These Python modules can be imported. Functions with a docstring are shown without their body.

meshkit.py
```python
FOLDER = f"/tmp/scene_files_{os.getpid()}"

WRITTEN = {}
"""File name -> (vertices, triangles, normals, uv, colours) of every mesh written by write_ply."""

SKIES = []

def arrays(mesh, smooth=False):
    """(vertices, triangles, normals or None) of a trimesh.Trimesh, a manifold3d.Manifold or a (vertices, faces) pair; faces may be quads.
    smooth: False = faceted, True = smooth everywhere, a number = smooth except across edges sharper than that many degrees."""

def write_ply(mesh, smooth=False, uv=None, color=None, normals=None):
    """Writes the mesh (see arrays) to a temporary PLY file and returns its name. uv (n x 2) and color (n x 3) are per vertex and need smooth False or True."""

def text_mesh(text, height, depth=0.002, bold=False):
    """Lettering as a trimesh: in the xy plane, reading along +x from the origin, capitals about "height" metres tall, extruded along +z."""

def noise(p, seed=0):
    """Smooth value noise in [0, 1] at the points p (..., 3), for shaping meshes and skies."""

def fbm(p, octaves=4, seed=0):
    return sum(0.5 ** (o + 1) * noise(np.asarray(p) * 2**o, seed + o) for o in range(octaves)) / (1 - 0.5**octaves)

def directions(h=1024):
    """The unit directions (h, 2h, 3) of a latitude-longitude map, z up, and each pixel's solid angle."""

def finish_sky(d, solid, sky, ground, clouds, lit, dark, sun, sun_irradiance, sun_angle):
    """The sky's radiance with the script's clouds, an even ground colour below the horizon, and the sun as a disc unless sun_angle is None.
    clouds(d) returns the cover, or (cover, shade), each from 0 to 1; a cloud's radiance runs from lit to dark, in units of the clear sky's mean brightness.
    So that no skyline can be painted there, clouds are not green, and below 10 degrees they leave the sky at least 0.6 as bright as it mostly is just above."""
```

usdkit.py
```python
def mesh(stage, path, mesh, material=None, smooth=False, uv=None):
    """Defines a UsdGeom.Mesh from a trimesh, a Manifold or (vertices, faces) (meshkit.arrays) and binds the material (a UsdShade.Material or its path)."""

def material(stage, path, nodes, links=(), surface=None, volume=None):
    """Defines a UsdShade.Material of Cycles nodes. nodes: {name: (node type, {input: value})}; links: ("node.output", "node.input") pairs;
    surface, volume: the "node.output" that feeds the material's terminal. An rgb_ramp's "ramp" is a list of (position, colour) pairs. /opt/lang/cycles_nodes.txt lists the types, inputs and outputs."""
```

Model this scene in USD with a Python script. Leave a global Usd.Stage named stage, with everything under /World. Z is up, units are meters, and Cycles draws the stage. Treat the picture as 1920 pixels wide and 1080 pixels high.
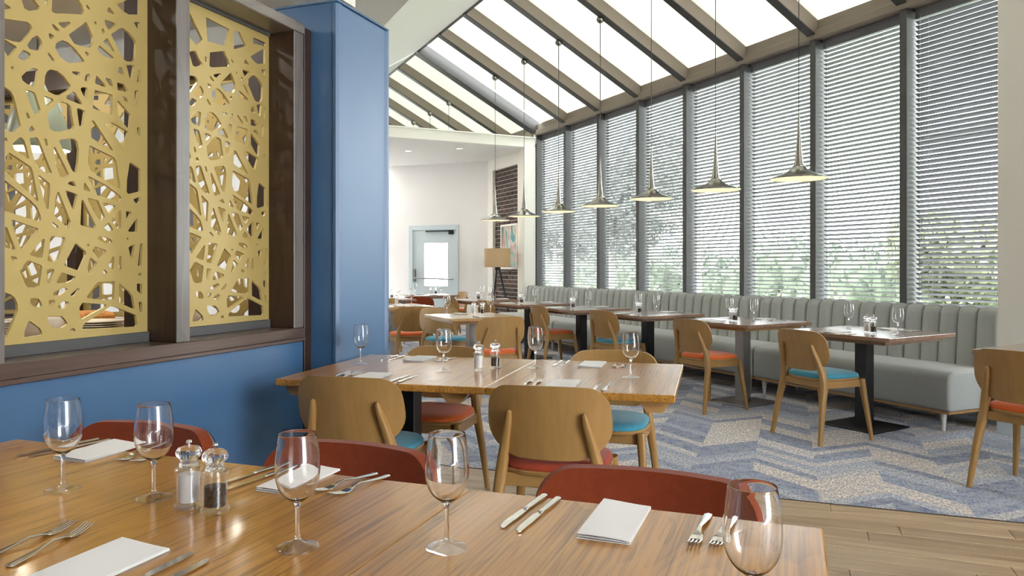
import math, random
import numpy as np
import trimesh
from shapely.geometry import Polygon, box as sbox, Point
from shapely.ops import unary_union
from pxr import Usd, UsdGeom, UsdLux, UsdShade, Gf, Sdf
import usdkit, meshkit

stage = Usd.Stage.CreateInMemory()
UsdGeom.SetStageUpAxis(stage, UsdGeom.Tokens.z)
UsdGeom.SetStageMetersPerUnit(stage, 1.0)
UsdGeom.Xform.Define(stage, '/World')
UsdGeom.Scope.Define(stage, '/World/Looks')

# ---------------------------------------------------------------- camera, sky, large lights, exposure
cam = UsdGeom.Camera.Define(stage, '/World/camera')
cam.AddTranslateOp().Set(Gf.Vec3d(0, 0, 1.24))
cam.AddRotateXYZOp().Set(Gf.Vec3f(90, 0, 20.2))
cam.CreateHorizontalApertureAttr(36.0)
cam.CreateFocalLengthAttr(1413 / 1920 * 36)
cam.CreateVerticalApertureOffsetAttr(-39 / 1920 * 36)
cam.CreateClippingRangeAttr(Gf.Vec2f(0.05, 500))
cam.CreateExposureAttr(2.48)

dome = UsdLux.DomeLight.Define(stage, '/World/sky')          # even bright overcast
dome.CreateIntensityAttr(1.0)
dome.CreateColorAttr(Gf.Vec3f(0.95, 0.98, 1.0))


def ceiling_lamp(name, x, y, z, r, power, color=(1.0, 0.93, 0.82)):
    l = UsdLux.DiskLight.Define(stage, '/World/' + name)
    l.AddTranslateOp().Set(Gf.Vec3d(x, y, z))
    l.CreateRadiusAttr(r)
    l.CreateIntensityAttr(power)
    l.CreateColorAttr(Gf.Vec3f(*color))
    return l


# recessed downlights (their trims are built with the ceilings further down): (x, y, ceiling height)
DOWN = [
        (-3.3, 1.2, 2.77), (-3.3, 2.9, 2.77), (-4.6, 1.2, 2.77), (-4.6, 2.9, 2.77), (-5.8, 2.4, 2.77),
        (-4.6, 5.6, 3.55), (-6.2, 5.6, 3.55), (-4.6, 7.4, 3.55), (-6.4, 7.6, 3.55), (-8.0, 6.0, 3.55)]
for i, (x, y, z) in enumerate(DOWN):
    ceiling_lamp(f'downlight_beam_{i + 1:03d}', x, y, z - 0.012, 0.055, 12.0 if y < 4 and z > 3 else 85.0)
for i, (x, y) in enumerate([(-6.68, 11.77), (-6.13, 12.0), (-5.27, 12.1), (-7.6, 12.6)]):       # end room
    ceiling_lamp(f'end_room_beam_{i + 1:03d}', x, y, 3.31, 0.05, 50.0, (1.0, 0.95, 0.88))

# ---------------------------------------------------------------- helpers
AW = math.radians(45.7)
CN, SN = math.cos(AW), math.sin(AW)
WR = 45.7                                           # rotation of the window-wall frame: local x -> into the window (n), local y -> along it (w)


def W(n, w):
    return (n * CN - w * SN, n * SN + w * CN)


used = {}


def numbered(path):
    k = used.get(path, 0)
    used[path] = k + 1
    return path if k == 0 else f'{path}_{k:03d}'


def data(p, label=None, cat=None, group=None, kind=None):
    for k, v in (('label', label), ('category', cat), ('group', group), ('kind', kind)):
        if v:
            p.SetCustomDataByKey(k, v)
    return p


def place(prim, loc, rot):
    x = UsdGeom.Xformable(prim)
    x.AddTranslateOp().Set(Gf.Vec3d(*map(float, loc)))
    x.AddRotateZOp().Set(float(rot))


def thing(name, label=None, cat=None, loc=(0, 0, 0), rot=0, group=None, kind=None):
    p = UsdGeom.Xform.Define(stage, numbered('/World/' + name)).GetPrim()
    place(p, loc, rot)
    return data(p, label, cat, group, kind)


def part(parent, name, mesh, mat, smooth=False, label=None, kind=None):
    m = usdkit.mesh(stage, numbered(str(parent.GetPath()) + '/' + name), mesh, MAT[mat], smooth=smooth)
    return data(m.GetPrim(), label, kind=kind)


def solo(name, label, cat, mesh, mat, loc=(0, 0, 0), rot=0, group=None, smooth=False, kind=None):
    m = usdkit.mesh(stage, numbered('/World/' + name), mesh, MAT[mat], smooth=smooth)
    place(m.GetPrim(), loc, rot)
    return data(m.GetPrim(), label, cat, group, kind)


def struct(name, mesh, mat, smooth=False, label=None):
    m = usdkit.mesh(stage, numbered('/World/' + name), mesh, MAT[mat], smooth=smooth)
    return data(m.GetPrim(), label, kind='structure')


def dup(src, label, loc, rot, group=None, name=None):
    base = name or src.GetName().rstrip('0123456789').rstrip('_')
    r = thing(base, label, src.GetCustomDataByKey('category'), loc, rot, group or src.GetCustomDataByKey('group'))
    r.GetReferences().AddInternalReference(src.GetPath())
    r.SetInstanceable(True)
    return r


class Kind:
    """First placement builds the thing, every later one references it."""

    def __init__(self, build):
        self.build, self.src = build, None

    def __call__(self, label, loc, rot, group=None):
        if self.src is None:
            self.src = self.build(label, loc, rot, group)
            return self.src
        return dup(self.src, label, loc, rot, group)


def cat_(*ms):
    return trimesh.util.concatenate([m for m in ms if m is not None])


def hull(pts):
    return trimesh.convex.convex_hull(np.asarray(pts, float))


def bx(x0, y0, z0, x1, y1, z1):
    m = trimesh.creation.box([x1 - x0, y1 - y0, z1 - z0])
    m.apply_translation([(x0 + x1) / 2, (y0 + y1) / 2, (z0 + z1) / 2])
    return m


def cb(x0, y0, z0, x1, y1, z1, c=0.004):
    """box with chamfered edges"""
    pts = []
    lo, hi = (x0, y0, z0), (x1, y1, z1)
    for sx in (0, 1):
        for sy in (0, 1):
            for sz in (0, 1):
                p = [(lo, hi)[s][i] for i, s in enumerate((sx, sy, sz))]
                sg = [1 - 2 * sx, 1 - 2 * sy, 1 - 2 * sz]
                for k in range(3):
                    q = [p[i] + (0 if i == k else sg[i] * c) for i in range(3)]
                    pts.append(q)
    return hull(pts)


def rot(m, deg, origin=(0, 0, 0), axis=(0, 0, 1)):
    m.apply_transform(trimesh.transformations.rotation_matrix(math.radians(deg), axis, origin))
    return m


def mv(m, x=0, y=0, z=0):
    m.apply_translation([x, y, z])
    return m


def wm(m):
    """bake the window-wall frame"""
    return rot(m, WR)


def grid_faces(nu, nv, closed=False):
    f = []
    for j in range(nv - 1):
        for i in range(nu if closed else nu - 1):
            a, b = j * nu + i, j * nu + (i + 1) % nu
            f += [(a, b, b + nu), (a, b + nu, a + nu)]
    return f


def loft(rings, caps=True):
    """rings: list of (n,3) closed loops, same count"""
    n = len(rings[0])
    v = np.vstack(rings)
    f = grid_faces(n, len(rings), True)
    if caps:
        c0, c1 = len(v), len(v) + 1
        v = np.vstack([v, rings[0].mean(0), rings[-1].mean(0)])
        k = (len(rings) - 1) * n
        for i in range(n):
            f.append((c0, (i + 1) % n, i))
            f.append((c1, k + i, k + (i + 1) % n))
    m = trimesh.Trimesh(v, np.array(f), process=False)
    if m.volume < 0:
        m.invert()
    return m


def lathe(prof, n=32, lob=None):
    a = np.linspace(0, 2 * math.pi, n, endpoint=False)
    rings = []
    for r, z in prof:
        rr = np.full(n, max(r, 1e-5))
        if lob:
            rr = rr * (1 + lob[1] * np.cos(lob[0] * a))
        rings.append(np.stack([rr * np.cos(a), rr * np.sin(a), np.full(n, z)], 1))
    v, f = np.vstack(rings), grid_faces(n, len(rings), True)
    m = trimesh.Trimesh(v, np.array(f), process=False)
    if m.volume < 0:
        m.invert()
    return m


def tube(path, radii, n=10, sq=1.0, flat=1.0):
    """swept tube; sq<1 squares the section, flat scales the second axis"""
    P = np.asarray(path, float)
    R = np.broadcast_to(radii, len(P))
    t = np.gradient(P, axis=0)
    t /= np.linalg.norm(t, axis=1, keepdims=True)
    up = np.array([1.0, 0, 0]) if abs(t[:, 0]).mean() < 0.7 else np.array([0, 0, 1.0])
    a = np.linspace(0, 2 * math.pi, n, endpoint=False) + math.pi / n
    ca, sa = np.cos(a), np.sin(a)
    ca, sa = np.sign(ca) * abs(ca) ** sq, np.sign(sa) * abs(sa) ** sq
    rings = []
    for p, d, r in zip(P, t, R):
        u = up - d * (up @ d)
        u /= np.linalg.norm(u)
        w = np.cross(d, u)
        rings.append(p + r * (np.outer(ca, u) + flat * np.outer(sa, w)))
    return loft(rings)


def slab(poly, h, z=0):
    if poly.geom_type != 'Polygon':
        return cat_(*[slab(g, h, z) for g in poly.geoms if g.area > 1e-9])
    m = trimesh.creation.extrude_polygon(poly, h, engine='earcut')
    return mv(m, z=z)


def sup(a, b, e, n=28, cx=0, cy=0):
    """superellipse loop"""
    t = np.linspace(0, 2 * math.pi, n, endpoint=False)
    c, s = np.cos(t), np.sin(t)
    return np.stack([cx + a * np.sign(c) * abs(c) ** e, cy + b * np.sign(s) * abs(s) ** e], 1)


def pillow(a, b, e, zs, n=32, cx=0, cy=0, inset=None):
    """stack of superellipse loops: zs = [(z, scale)]"""
    return loft([np.c_[sup(a * s, b * s, e, n, cx, cy), np.full(n, z)] for z, s in zs])


def soft(m, it=2, lamb=0.5):
    return m


# ---------------------------------------------------------------- materials
MAT = {}


class Net:
    def __init__(self):
        self.n, self.l, self.k = {}, [], 0

    def add(self, kind, name=None, **inp):
        name = name or f'n{self.k}'
        self.k += 1
        const = {}
        for k, v in inp.items():
            if isinstance(v, str) and '.' in v:
                self.l.append((v, f'{name}.{k}'))
            else:
                const[k] = v
        self.n[name] = (kind, const)
        return name

    def m(self, op, a, b=0.0, c=0.0):
        return self.add('math', math_type=op, value1=a, value2=b, value3=c) + '.value'

    def mix(self, a, b, fac, blend='mix'):
        return self.add('mix_color', blend_type=blend, a=a, b=b, fac=fac) + '.result'

    def ramp(self, fac, stops, interpolate=True):
        return self.add('rgb_ramp', fac=fac, ramp=stops, interpolate=interpolate) + '.color'

    def noise(self, vec, scale, detail=3, rough=0.5, dist=0.0):
        return self.add('noise_texture', vector=vec, scale=scale, detail=detail, roughness=rough, distortion=dist) + '.fac'

    def bump(self, h, strength=0.2, dist=0.01):
        return self.add('bump', height=h, strength=strength, distance=dist) + '.normal'

    def done(self, name, surf):
        MAT[name] = usdkit.material(stage, '/World/Looks/' + name, self.n, self.l, surface=surf)


def obj_vec(g, scale=(1, 1, 1), world=False):
    v = (g.add('geometry') + '.position') if world else (g.add('texture_coordinate') + '.object')
    return g.add('mapping', mapping_type='point', vector=v, scale=scale) + '.vector'


def plain(name, col, rough=0.5, metal=0.0, spec=0.5, bump=0.0, bscale=200, var=0.0, vscale=6, coat=0.0, sheen=0.0, world=True, emit=None, coat_rough=0.15):
    g = Net()
    inp = dict(base_color=col, roughness=rough, metallic=metal, specular_ior_level=spec, coat_weight=coat, coat_roughness=coat_rough, sheen_weight=sheen)
    if emit:
        inp.update(emission_color=emit[0], emission_strength=emit[1])
    if var or bump:
        v = obj_vec(g, world=world)
    if var:
        f = g.noise(v, vscale, 4)
        inp['base_color'] = g.ramp(f, [(0.3, [c * (1 - var) for c in col]), (0.7, [min(1, c * (1 + var)) for c in col])])
    if bump:
        inp['normal'] = g.bump(g.noise(v, bscale, 3), bump, 0.003)
    s = g.add('principled_bsdf', 'p', **inp)
    g.done(name, 'p.BSDF')


def wood(name, dark, light, axis=1, scale=1.0, rough=0.4, spec=0.5, coat=0.0, world=False, rand=0.0, bump=0.08, rings=0.35, fine=0.45, lo=0.18, hi=0.62, along=1.0):
    g = Net()
    sc = [14 * scale] * 3
    sc[axis] = 0.9 * scale * along
    v = obj_vec(g, sc, world)
    if rand:
        r = g.add('object_info') + '.random'
        off = g.add('combine_xyz', x=g.m('multiply', r, 37.0), y=g.m('multiply', r, 91.0), z=0.0) + '.vector'
        v = g.add('vector_math', math_type='add', vector1=v, vector2=off) + '.vector'
    n1 = g.noise(v, 1.1, 6, 0.62, 0.9)
    sc2 = [60 * scale] * 3
    sc2[axis] = 2.2 * scale * along
    v2 = obj_vec(g, sc2, world)
    n2 = g.noise(v2, 1.6, 3, 0.6)
    sc3 = [4.2 * scale] * 3
    sc3[axis] = 0.55 * scale
    v3 = obj_vec(g, sc3, world)
    n3 = g.noise(v3, 1.0, 2, 0.5, 0.3)
    ring = g.m('fraction', g.m('multiply', n3, 13.0))
    ring = g.m('power', ring, 2.2)
    f = g.m('add', g.m('multiply', n1, 1 - fine), g.m('multiply', n2, fine))
    f = g.m('subtract', f, g.m('multiply', ring, rings * 0.35))
    mid = [(a + b) / 2 for a, b in zip(dark, light)]
    col = g.ramp(f, [(lo, dark), ((lo + hi) / 2, mid), (hi, light)])
    if rand:
        col = g.add('hsv', color=col, hue=0.5, saturation=1.0, value=g.m('add', 1 - rand / 2, g.m('multiply', r, rand))) + '.color'
    nrm = g.bump(g.m('add', n2, n1), bump, 0.002)
    g.add('principled_bsdf', 'p', base_color=col, roughness=rough, specular_ior_level=spec, coat_weight=coat, coat_roughness=0.13, normal=nrm)
    g.done(name, 'p.BSDF')


def clear(name, col=(1, 1, 1), ior=1.45, rough=0.0):
    g = Net()
    g.add('principled_bsdf', 'p', base_color=col, roughness=rough, ior=ior, transmission_weight=1.0, specular_ior_level=0.5)
    g.done(name, 'p.BSDF')


def pane_mat(name, tint=(0.97, 0.985, 0.98), f0=0.04):
    g = Net()
    g.add('transparent_bsdf', 't', color=tint)
    g.add('glossy_bsdf', 'g', color=(1, 1, 1), roughness=0.0)
    lw = g.add('layer_weight', blend=0.5) + '.facing'
    fac = g.m('add', g.m('multiply', g.m('power', lw, 5.0), 0.9), f0)
    g.add('mix_closure', 'm', fac=fac, closure1='t.BSDF', closure2='g.BSDF')
    g.done(name, 'm.closure')


def cloth(name, col, trans=0.0, rough=0.9, var=0.08, bump=0.15, bscale=900, sheen=0.3):
    g = Net()
    v = obj_vec(g)
    f = g.noise(v, 40, 4, 0.7)
    c = g.ramp(f, [(0.25, [x * (1 - var) for x in col]), (0.75, [min(1, x * (1 + var)) for x in col])])
    n = g.bump(g.noise(v, bscale, 2), bump, 0.001)
    g.add('principled_bsdf', 'p', base_color=c, roughness=rough, specular_ior_level=0.25, sheen_weight=sheen, sheen_roughness=0.4, normal=n)
    if trans:
        g.add('translucent_bsdf', 't', color=c)
        g.add('mix_closure', 'm', fac=trans, closure1='p.BSDF', closure2='t.BSDF')
        g.done(name, 'm.closure')
    else:
        g.done(name, 'p.BSDF')


plain('blue_paint', (0.05, 0.135, 0.275), 0.46, spec=0.6, coat=0.5, coat_rough=0.36, bump=0.03, bscale=60, var=0.04, vscale=1.5)
plain('navy_paint', (0.03, 0.05, 0.09), 0.5)
plain('white_paint', (0.83, 0.81, 0.78), 0.6, spec=0.3, bump=0.02, bscale=80)
plain('cream_paint', (0.80, 0.77, 0.69), 0.55, spec=0.3, bump=0.02, bscale=80)
plain('grey_plaster', (0.66, 0.64, 0.58), 0.7, spec=0.25, bump=0.03, bscale=60)
plain('ceiling_paint', (0.74, 0.72, 0.68), 0.75, spec=0.2)
plain('door_paint', (0.60, 0.68, 0.70), 0.45, spec=0.4)
plain('frame_brown', (0.29, 0.245, 0.195), 0.5, spec=0.4)
plain('frame_dark', (0.045, 0.042, 0.038), 0.45, spec=0.4)
plain('mullion_grey', (0.085, 0.085, 0.085), 0.5, spec=0.4)
plain('slat_grey', (0.16, 0.16, 0.175), 0.45, spec=0.4, var=0.1, vscale=3)
plain('gold_paint', (0.47, 0.355, 0.125), 0.38, metal=0.15, spec=0.5, var=0.02, vscale=2)
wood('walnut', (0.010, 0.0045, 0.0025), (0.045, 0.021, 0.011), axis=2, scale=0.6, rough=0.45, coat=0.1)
wood('walnut_along', (0.05, 0.032, 0.026), (0.12, 0.08, 0.065), axis=1, scale=0.6, rough=0.32, coat=0.3)
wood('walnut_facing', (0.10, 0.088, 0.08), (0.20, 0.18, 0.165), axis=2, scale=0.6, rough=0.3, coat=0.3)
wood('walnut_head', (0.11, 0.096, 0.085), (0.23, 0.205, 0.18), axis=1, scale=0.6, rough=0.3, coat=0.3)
wood('oak_table', (0.13, 0.047, 0.007), (0.49, 0.235, 0.045), axis=1, scale=1.5, rough=0.32, spec=0.5, coat=0.5, along=0.45, rings=0.20, bump=0.04, fine=0.6, lo=0.26, hi=0.52)
wood('oak_edge', (0.30, 0.16, 0.05), (0.50, 0.29, 0.11), axis=0, scale=0.8, rough=0.35)
wood('chair_wood', (0.30, 0.165, 0.052), (0.385, 0.22, 0.075), axis=2, scale=0.5, rough=0.38, spec=0.45, rings=0.2, bump=0.02)
wood('walnut_table', (0.16, 0.085, 0.05), (0.33, 0.19, 0.12), axis=1, scale=0.7, rough=0.24, spec=0.6, coat=0.9, bump=0.03)
wood('honey_table', (0.42, 0.25, 0.10), (0.62, 0.42, 0.20), axis=1, scale=0.7, rough=0.26, spec=0.6, coat=0.8, bump=0.03)
wood('floor_plank', (0.23, 0.155, 0.085), (0.50, 0.38, 0.25), axis=0, scale=0.45, rough=0.36, spec=0.5, rand=0.32, world=True, bump=0.1, rings=0.4)
plain('plank_bed', (0.06, 0.045, 0.03), 0.8)
plain('black_metal', (0.012, 0.012, 0.014), 0.4, spec=0.5)
plain('steel', (0.33, 0.32, 0.31), 0.36, metal=1.0)
plain('cutlery_steel', (0.72, 0.70, 0.67), 0.14, metal=1.0)
plain('lamp_nickel', (0.33, 0.32, 0.28), 0.24, metal=1.0)
plain('foot_metal', (0.58, 0.57, 0.53), 0.4, spec=0.5)
plain('navy_shell', (0.018, 0.026, 0.05), 0.4, spec=0.5)
plain('piping', (0.35, 0.33, 0.30), 0.3, spec=0.6)
cloth('red_velvet', (0.20, 0.034, 0.009), var=0.12, sheen=0.15)
cloth('orange_cloth', (0.68, 0.135, 0.03), var=0.07)
cloth('rust_cloth', (0.34, 0.05, 0.022), var=0.1)
cloth('blue_cloth', (0.055, 0.27, 0.38), var=0.1)
cloth('sofa_cloth', (0.41, 0.43, 0.415), var=0.05, bscale=700, sheen=0.35)
cloth('roof_fabric', (0.36, 0.345, 0.317), trans=0.85, var=0.015, bump=0.03, bscale=60, sheen=0)
cloth('lamp_linen', (0.62, 0.52, 0.36), trans=0.5, var=0.05, sheen=0)
plain('napkin_paper', (0.80, 0.80, 0.80), 0.85, spec=0.2, bump=0.15, bscale=35, world=False)
plain('crockery', (0.80, 0.76, 0.68), 0.2, spec=0.5)
plain('salt', (0.86, 0.85, 0.83), 0.9, bump=0.4, bscale=1500, world=False)
plain('bread', (0.52, 0.24, 0.07), 0.8, bump=0.4, bscale=60, var=0.3, vscale=30, world=False)
plain('basket', (0.50, 0.30, 0.10), 0.7, var=0.2, vscale=60)
plain('yellow_box', (0.82, 0.52, 0.10), 0.5)
plain('dark_pot', (0.07, 0.08, 0.085), 0.5)
plain('dome_green', (0.22, 0.26, 0.20), 0.35, spec=0.5)
plain('lamp_glow', (0.9, 0.85, 0.7), 0.6, emit=((1.0, 0.78, 0.45), 0.15))
plain('bulb_glow', (0.9, 0.9, 0.9), 0.6, emit=((1.0, 0.84, 0.60), 7.0))
plain('spot_glow', (0.9, 0.9, 0.9), 0.6, emit=((1.0, 0.95, 0.85), 3.0))
plain('leaf_dark', (0.02, 0.065, 0.03), 0.5, var=0.5, vscale=9)
plain('hedge_core', (0.13, 0.16, 0.11), 0.9, var=0.3)
plain('mortar', (0.52, 0.49, 0.45), 0.95, bump=0.4, bscale=200)
plain('curtain', (0.20, 0.19, 0.19), 0.9, var=0.1)
plain('sign_face', (0.36, 0.34, 0.48), 0.6)
plain('sign_mark', (0.62, 0.62, 0.72), 0.6)
plain('facade', (0.32, 0.32, 0.40), 0.8)
plain('bark', (0.34, 0.31, 0.29), 0.9)
plain('paving', (0.46, 0.46, 0.45), 0.9, var=0.15, vscale=2)
plain('grass', (0.20, 0.26, 0.12), 0.95, var=0.3, vscale=4)
clear('glass_bowl', (1, 1, 1), 1.45)
g = Net()      # stems, feet and acrylic: refracting, but daylight still reaches the table through them
for nm_, ior_, f_ in (('glass_stem', 1.45, 0.5), ('acrylic', 1.42, 0.12)):
    g = Net()
    g.add('principled_bsdf', 'p', base_color=(1, 1, 1), roughness=0.0, ior=ior_, transmission_weight=1.0)
    g.add('transparent_bsdf', 't', color=(0.98, 0.98, 0.98))
    g.add('mix_closure', 'm', fac=f_, closure1='p.BSDF', closure2='t.BSDF')
    g.done(nm_, 'm.closure')
pane_mat('window_pane')
pane_mat('acrylic_wall', (0.98, 0.98, 0.98), 0.07)
pane_mat('glass_foot', (0.96, 0.96, 0.96), 0.10)
plain('mirror_glass', (0.86, 0.90, 0.86), 0.0, metal=1.0)

g = Net()      # peppercorns
v = obj_vec(g)
c = g.add('voronoi_texture', vector=v, scale=380.0)
g.add('principled_bsdf', 'p', base_color=g.ramp(f'{c}.distance', [(0.0, (0.10, 0.06, 0.035)), (0.35, (0.03, 0.018, 0.012)), (0.7, (0.006, 0.004, 0.003))]), roughness=0.7, normal=g.bump(f'{c}.distance', 0.8, 0.002))
g.done('pepper', 'p.BSDF')

g = Net()      # bricks: one tone per brick
r = g.add('object_info') + '.random'
v = obj_vec(g, world=True)
base = g.ramp(r, [(0.0, (0.06, 0.042, 0.036)), (0.4, (0.10, 0.068, 0.055)), (0.7, (0.085, 0.062, 0.055)), (1.0, (0.15, 0.095, 0.07))])
nz = g.noise(v, 90, 4)
g.add('principled_bsdf', 'p', base_color=g.mix(base, g.ramp(nz, [(0.3, (0.5, 0.5, 0.5)), (0.7, (1.2, 1.2, 1.2))]), 0.6, 'multiply'), roughness=0.9, normal=g.bump(nz, 0.5, 0.004))
g.done('brick', 'p.BSDF')

for nm, cols in (('leaf_green', ((0.09, 0.115, 0.085), (0.26, 0.29, 0.215))), ('leaf_light', ((0.22, 0.24, 0.15), (0.50, 0.50, 0.36))), ('leaf_grey', ((0.15, 0.16, 0.15), (0.34, 0.355, 0.33)))):
    g = Net()  # leaves
    r = g.add('geometry') + '.random_per_island'
    c = g.ramp(r, [(0, cols[0]), (1, cols[1])])
    g.add('principled_bsdf', 'p', base_color=c, roughness=0.45)
    g.add('translucent_bsdf', 't', color=c)
    g.add('mix_closure', 'm', fac=0.4, closure1='p.BSDF', closure2='t.BSDF')
    g.done(nm, 'm.closure')

g = Net()      # chevron carpet
sp = g.add('separate_xyz', vector=g.add('geometry') + '.position')
wob = g.m('multiply', g.m('subtract', g.noise(g.add('geometry', 'gw') + '.position', 9.0, 3), 0.5), 0.02)
u = g.m('divide', g.m('add', g.m('add', f'{sp}.x', 0.21), wob), 0.36)
tri = g.m('pingpong', u, 1.0)
jag = g.m('multiply', g.m('subtract', g.noise(g.add('geometry', 'gj') + '.position', 70.0, 2, 0.7), 0.5), 0.55)
vv = g.m('add', g.m('add', g.m('divide', f'{sp}.y', 0.105), g.m('multiply', tri, 3.1)), jag)
sid = g.m('floor', vv)
col1 = g.m('floor', u)
cell = g.add('combine_xyz', x=0.0, y=sid, z=1.0) + '.vector'
w1 = g.add('white_noise_texture', dimensions='3D', vector=cell) + '.value'
cell2 = g.add('combine_xyz', x=col1, y=g.m('floor', g.m('multiply', vv, 0.5)), z=4.0) + '.vector'
w2 = g.add('white_noise_texture', dimensions='3D', vector=cell2) + '.value'
cA = g.ramp(w1, [(0.0, (0.10, 0.135, 0.235)), (0.26, (0.16, 0.20, 0.30)), (0.46, (0.30, 0.33, 0.39)), (0.66, (0.44, 0.42, 0.41)), (0.80, (0.23, 0.27, 0.36))], False)
cell3 = g.add('combine_xyz', x=col1, y=sid, z=9.0) + '.vector'
w3 = g.add('white_noise_texture', dimensions='3D', vector=cell3) + '.value'
cA = g.mix(cA, g.ramp(w3, [(0.0, (0.40, 0.39, 0.39)), (0.14, (0.12, 0.155, 0.26)), (0.28, (0.28, 0.31, 0.37)), (0.40, (0.2, 0.24, 0.33))], False), g.m('less_than', w3, 0.40))
isc = g.m('less_than', w2, 0.20)
cB = g.mix(cA, (0.49, 0.45, 0.405), isc)
yarn = g.add('mapping', vector=g.add('geometry', 'gy') + '.position', scale=(85, 26, 1)) + '.vector'
yn = g.noise(yarn, 1.0, 2, 0.6)
pat = g.noise(g.add('geometry', 'gp') + '.position', 16.0, 4, 0.6)
cC = g.mix(cB, g.ramp(yn, [(0.38, (0.34, 0.38, 0.52)), (0.60, (1.5, 1.45, 1.38))]), 0.82, 'multiply')
cC = g.mix(cC, (1.28, 1.25, 1.22), 1.0, 'multiply')
cD = g.mix(cC, (0.37, 0.38, 0.41), g.m('multiply', g.m('maximum', g.m('subtract', pat, 0.36), 0.0), 2.2))
g.add('principled_bsdf', 'p', base_color=cD, roughness=0.95, specular_ior_level=0.15, sheen_weight=0.2, normal=g.bump(yn, 0.35, 0.003))
g.done('carpet', 'p.BSDF')

g = Net()      # abstract print
v = obj_vec(g, (1, 1.6, 1.2))
n1 = g.noise(v, 1.9, 2, 0.5, 0.7)
g.add('principled_bsdf', 'p', base_color=g.ramp(n1, [(0.30, (0.03, 0.05, 0.09)), (0.40, (0.10, 0.30, 0.32)), (0.47, (0.55, 0.55, 0.45)), (0.53, (0.50, 0.20, 0.20)), (0.60, (0.14, 0.34, 0.22)), (0.72, (0.06, 0.10, 0.25))]), roughness=0.4)
g.done('abstract_print', 'p.BSDF')

# ---------------------------------------------------------------- room shell
rng = random.Random(7)
NW = 6.05                    # front plane of the window mullions
BAY = 1.022
MUL = [4.573 + BAY * k for k in range(-1, 8)]
GW = 11.73                   # gable end
SL = 0.528                   # roof slope
NR, ZR = 3.877, 4.74         # ridge


def zr(n):
    return 3.59 + SL * (NW - n)


room = Polygon([W(-9, -6), W(6.24, -6), W(6.24, 15.2), W(-9, 15.2)]).intersection(sbox(-16, -4, 9, 14.3))
EDGE = 4.28
floor_carpet = room.intersection(sbox(-16, EDGE, 9, 15))
fl = thing('floor', kind='structure')
part(fl, 'carpet', slab(floor_carpet, 0.04, -0.04), 'carpet', label='blue and cream chevron carpet')
part(fl, 'subfloor', slab(room.intersection(sbox(-16, -4, 9, EDGE)), 0.03, -0.045), 'plank_bed')
yy = EDGE
row = 0
PW = 0.128
while yy > 0.25:
    x = -2.3 - 0.37 * (row % 4) - 0.11 * (row % 3)
    while x < 5.2:
        ln = 1.25
        a, b = x, x + ln
        x = b
        if b < -2.6 or a > 4.4 or ((a + b) / 2) > 0.9 * yy + 1.3:
            continue
        pl = sbox(a, yy - PW, b, yy).intersection(room)
        if pl.is_empty:
            continue
        x0, y0, x1, y1 = pl.bounds
        part(fl, 'plank', cb(x0 + 0.001, y0 + 0.001, -0.014, x1 - 0.001, y1 - 0.001, -0.0004 * rng.random(), 0.0022), 'floor_plank')
    yy -= PW
    row += 1
rest = room.intersection(sbox(-16, -4, 9, EDGE)).difference(sbox(-2.6, yy, 5.2, EDGE))
part(fl, 'plank_field', slab(rest, 0.012, -0.0145), 'floor_plank', kind='stuff')
part(fl, 'threshold', cb(-2.4, EDGE - 0.006, -0.01, 2.0, EDGE + 0.006, 0.003, 0.002), 'plank_bed')

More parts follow.
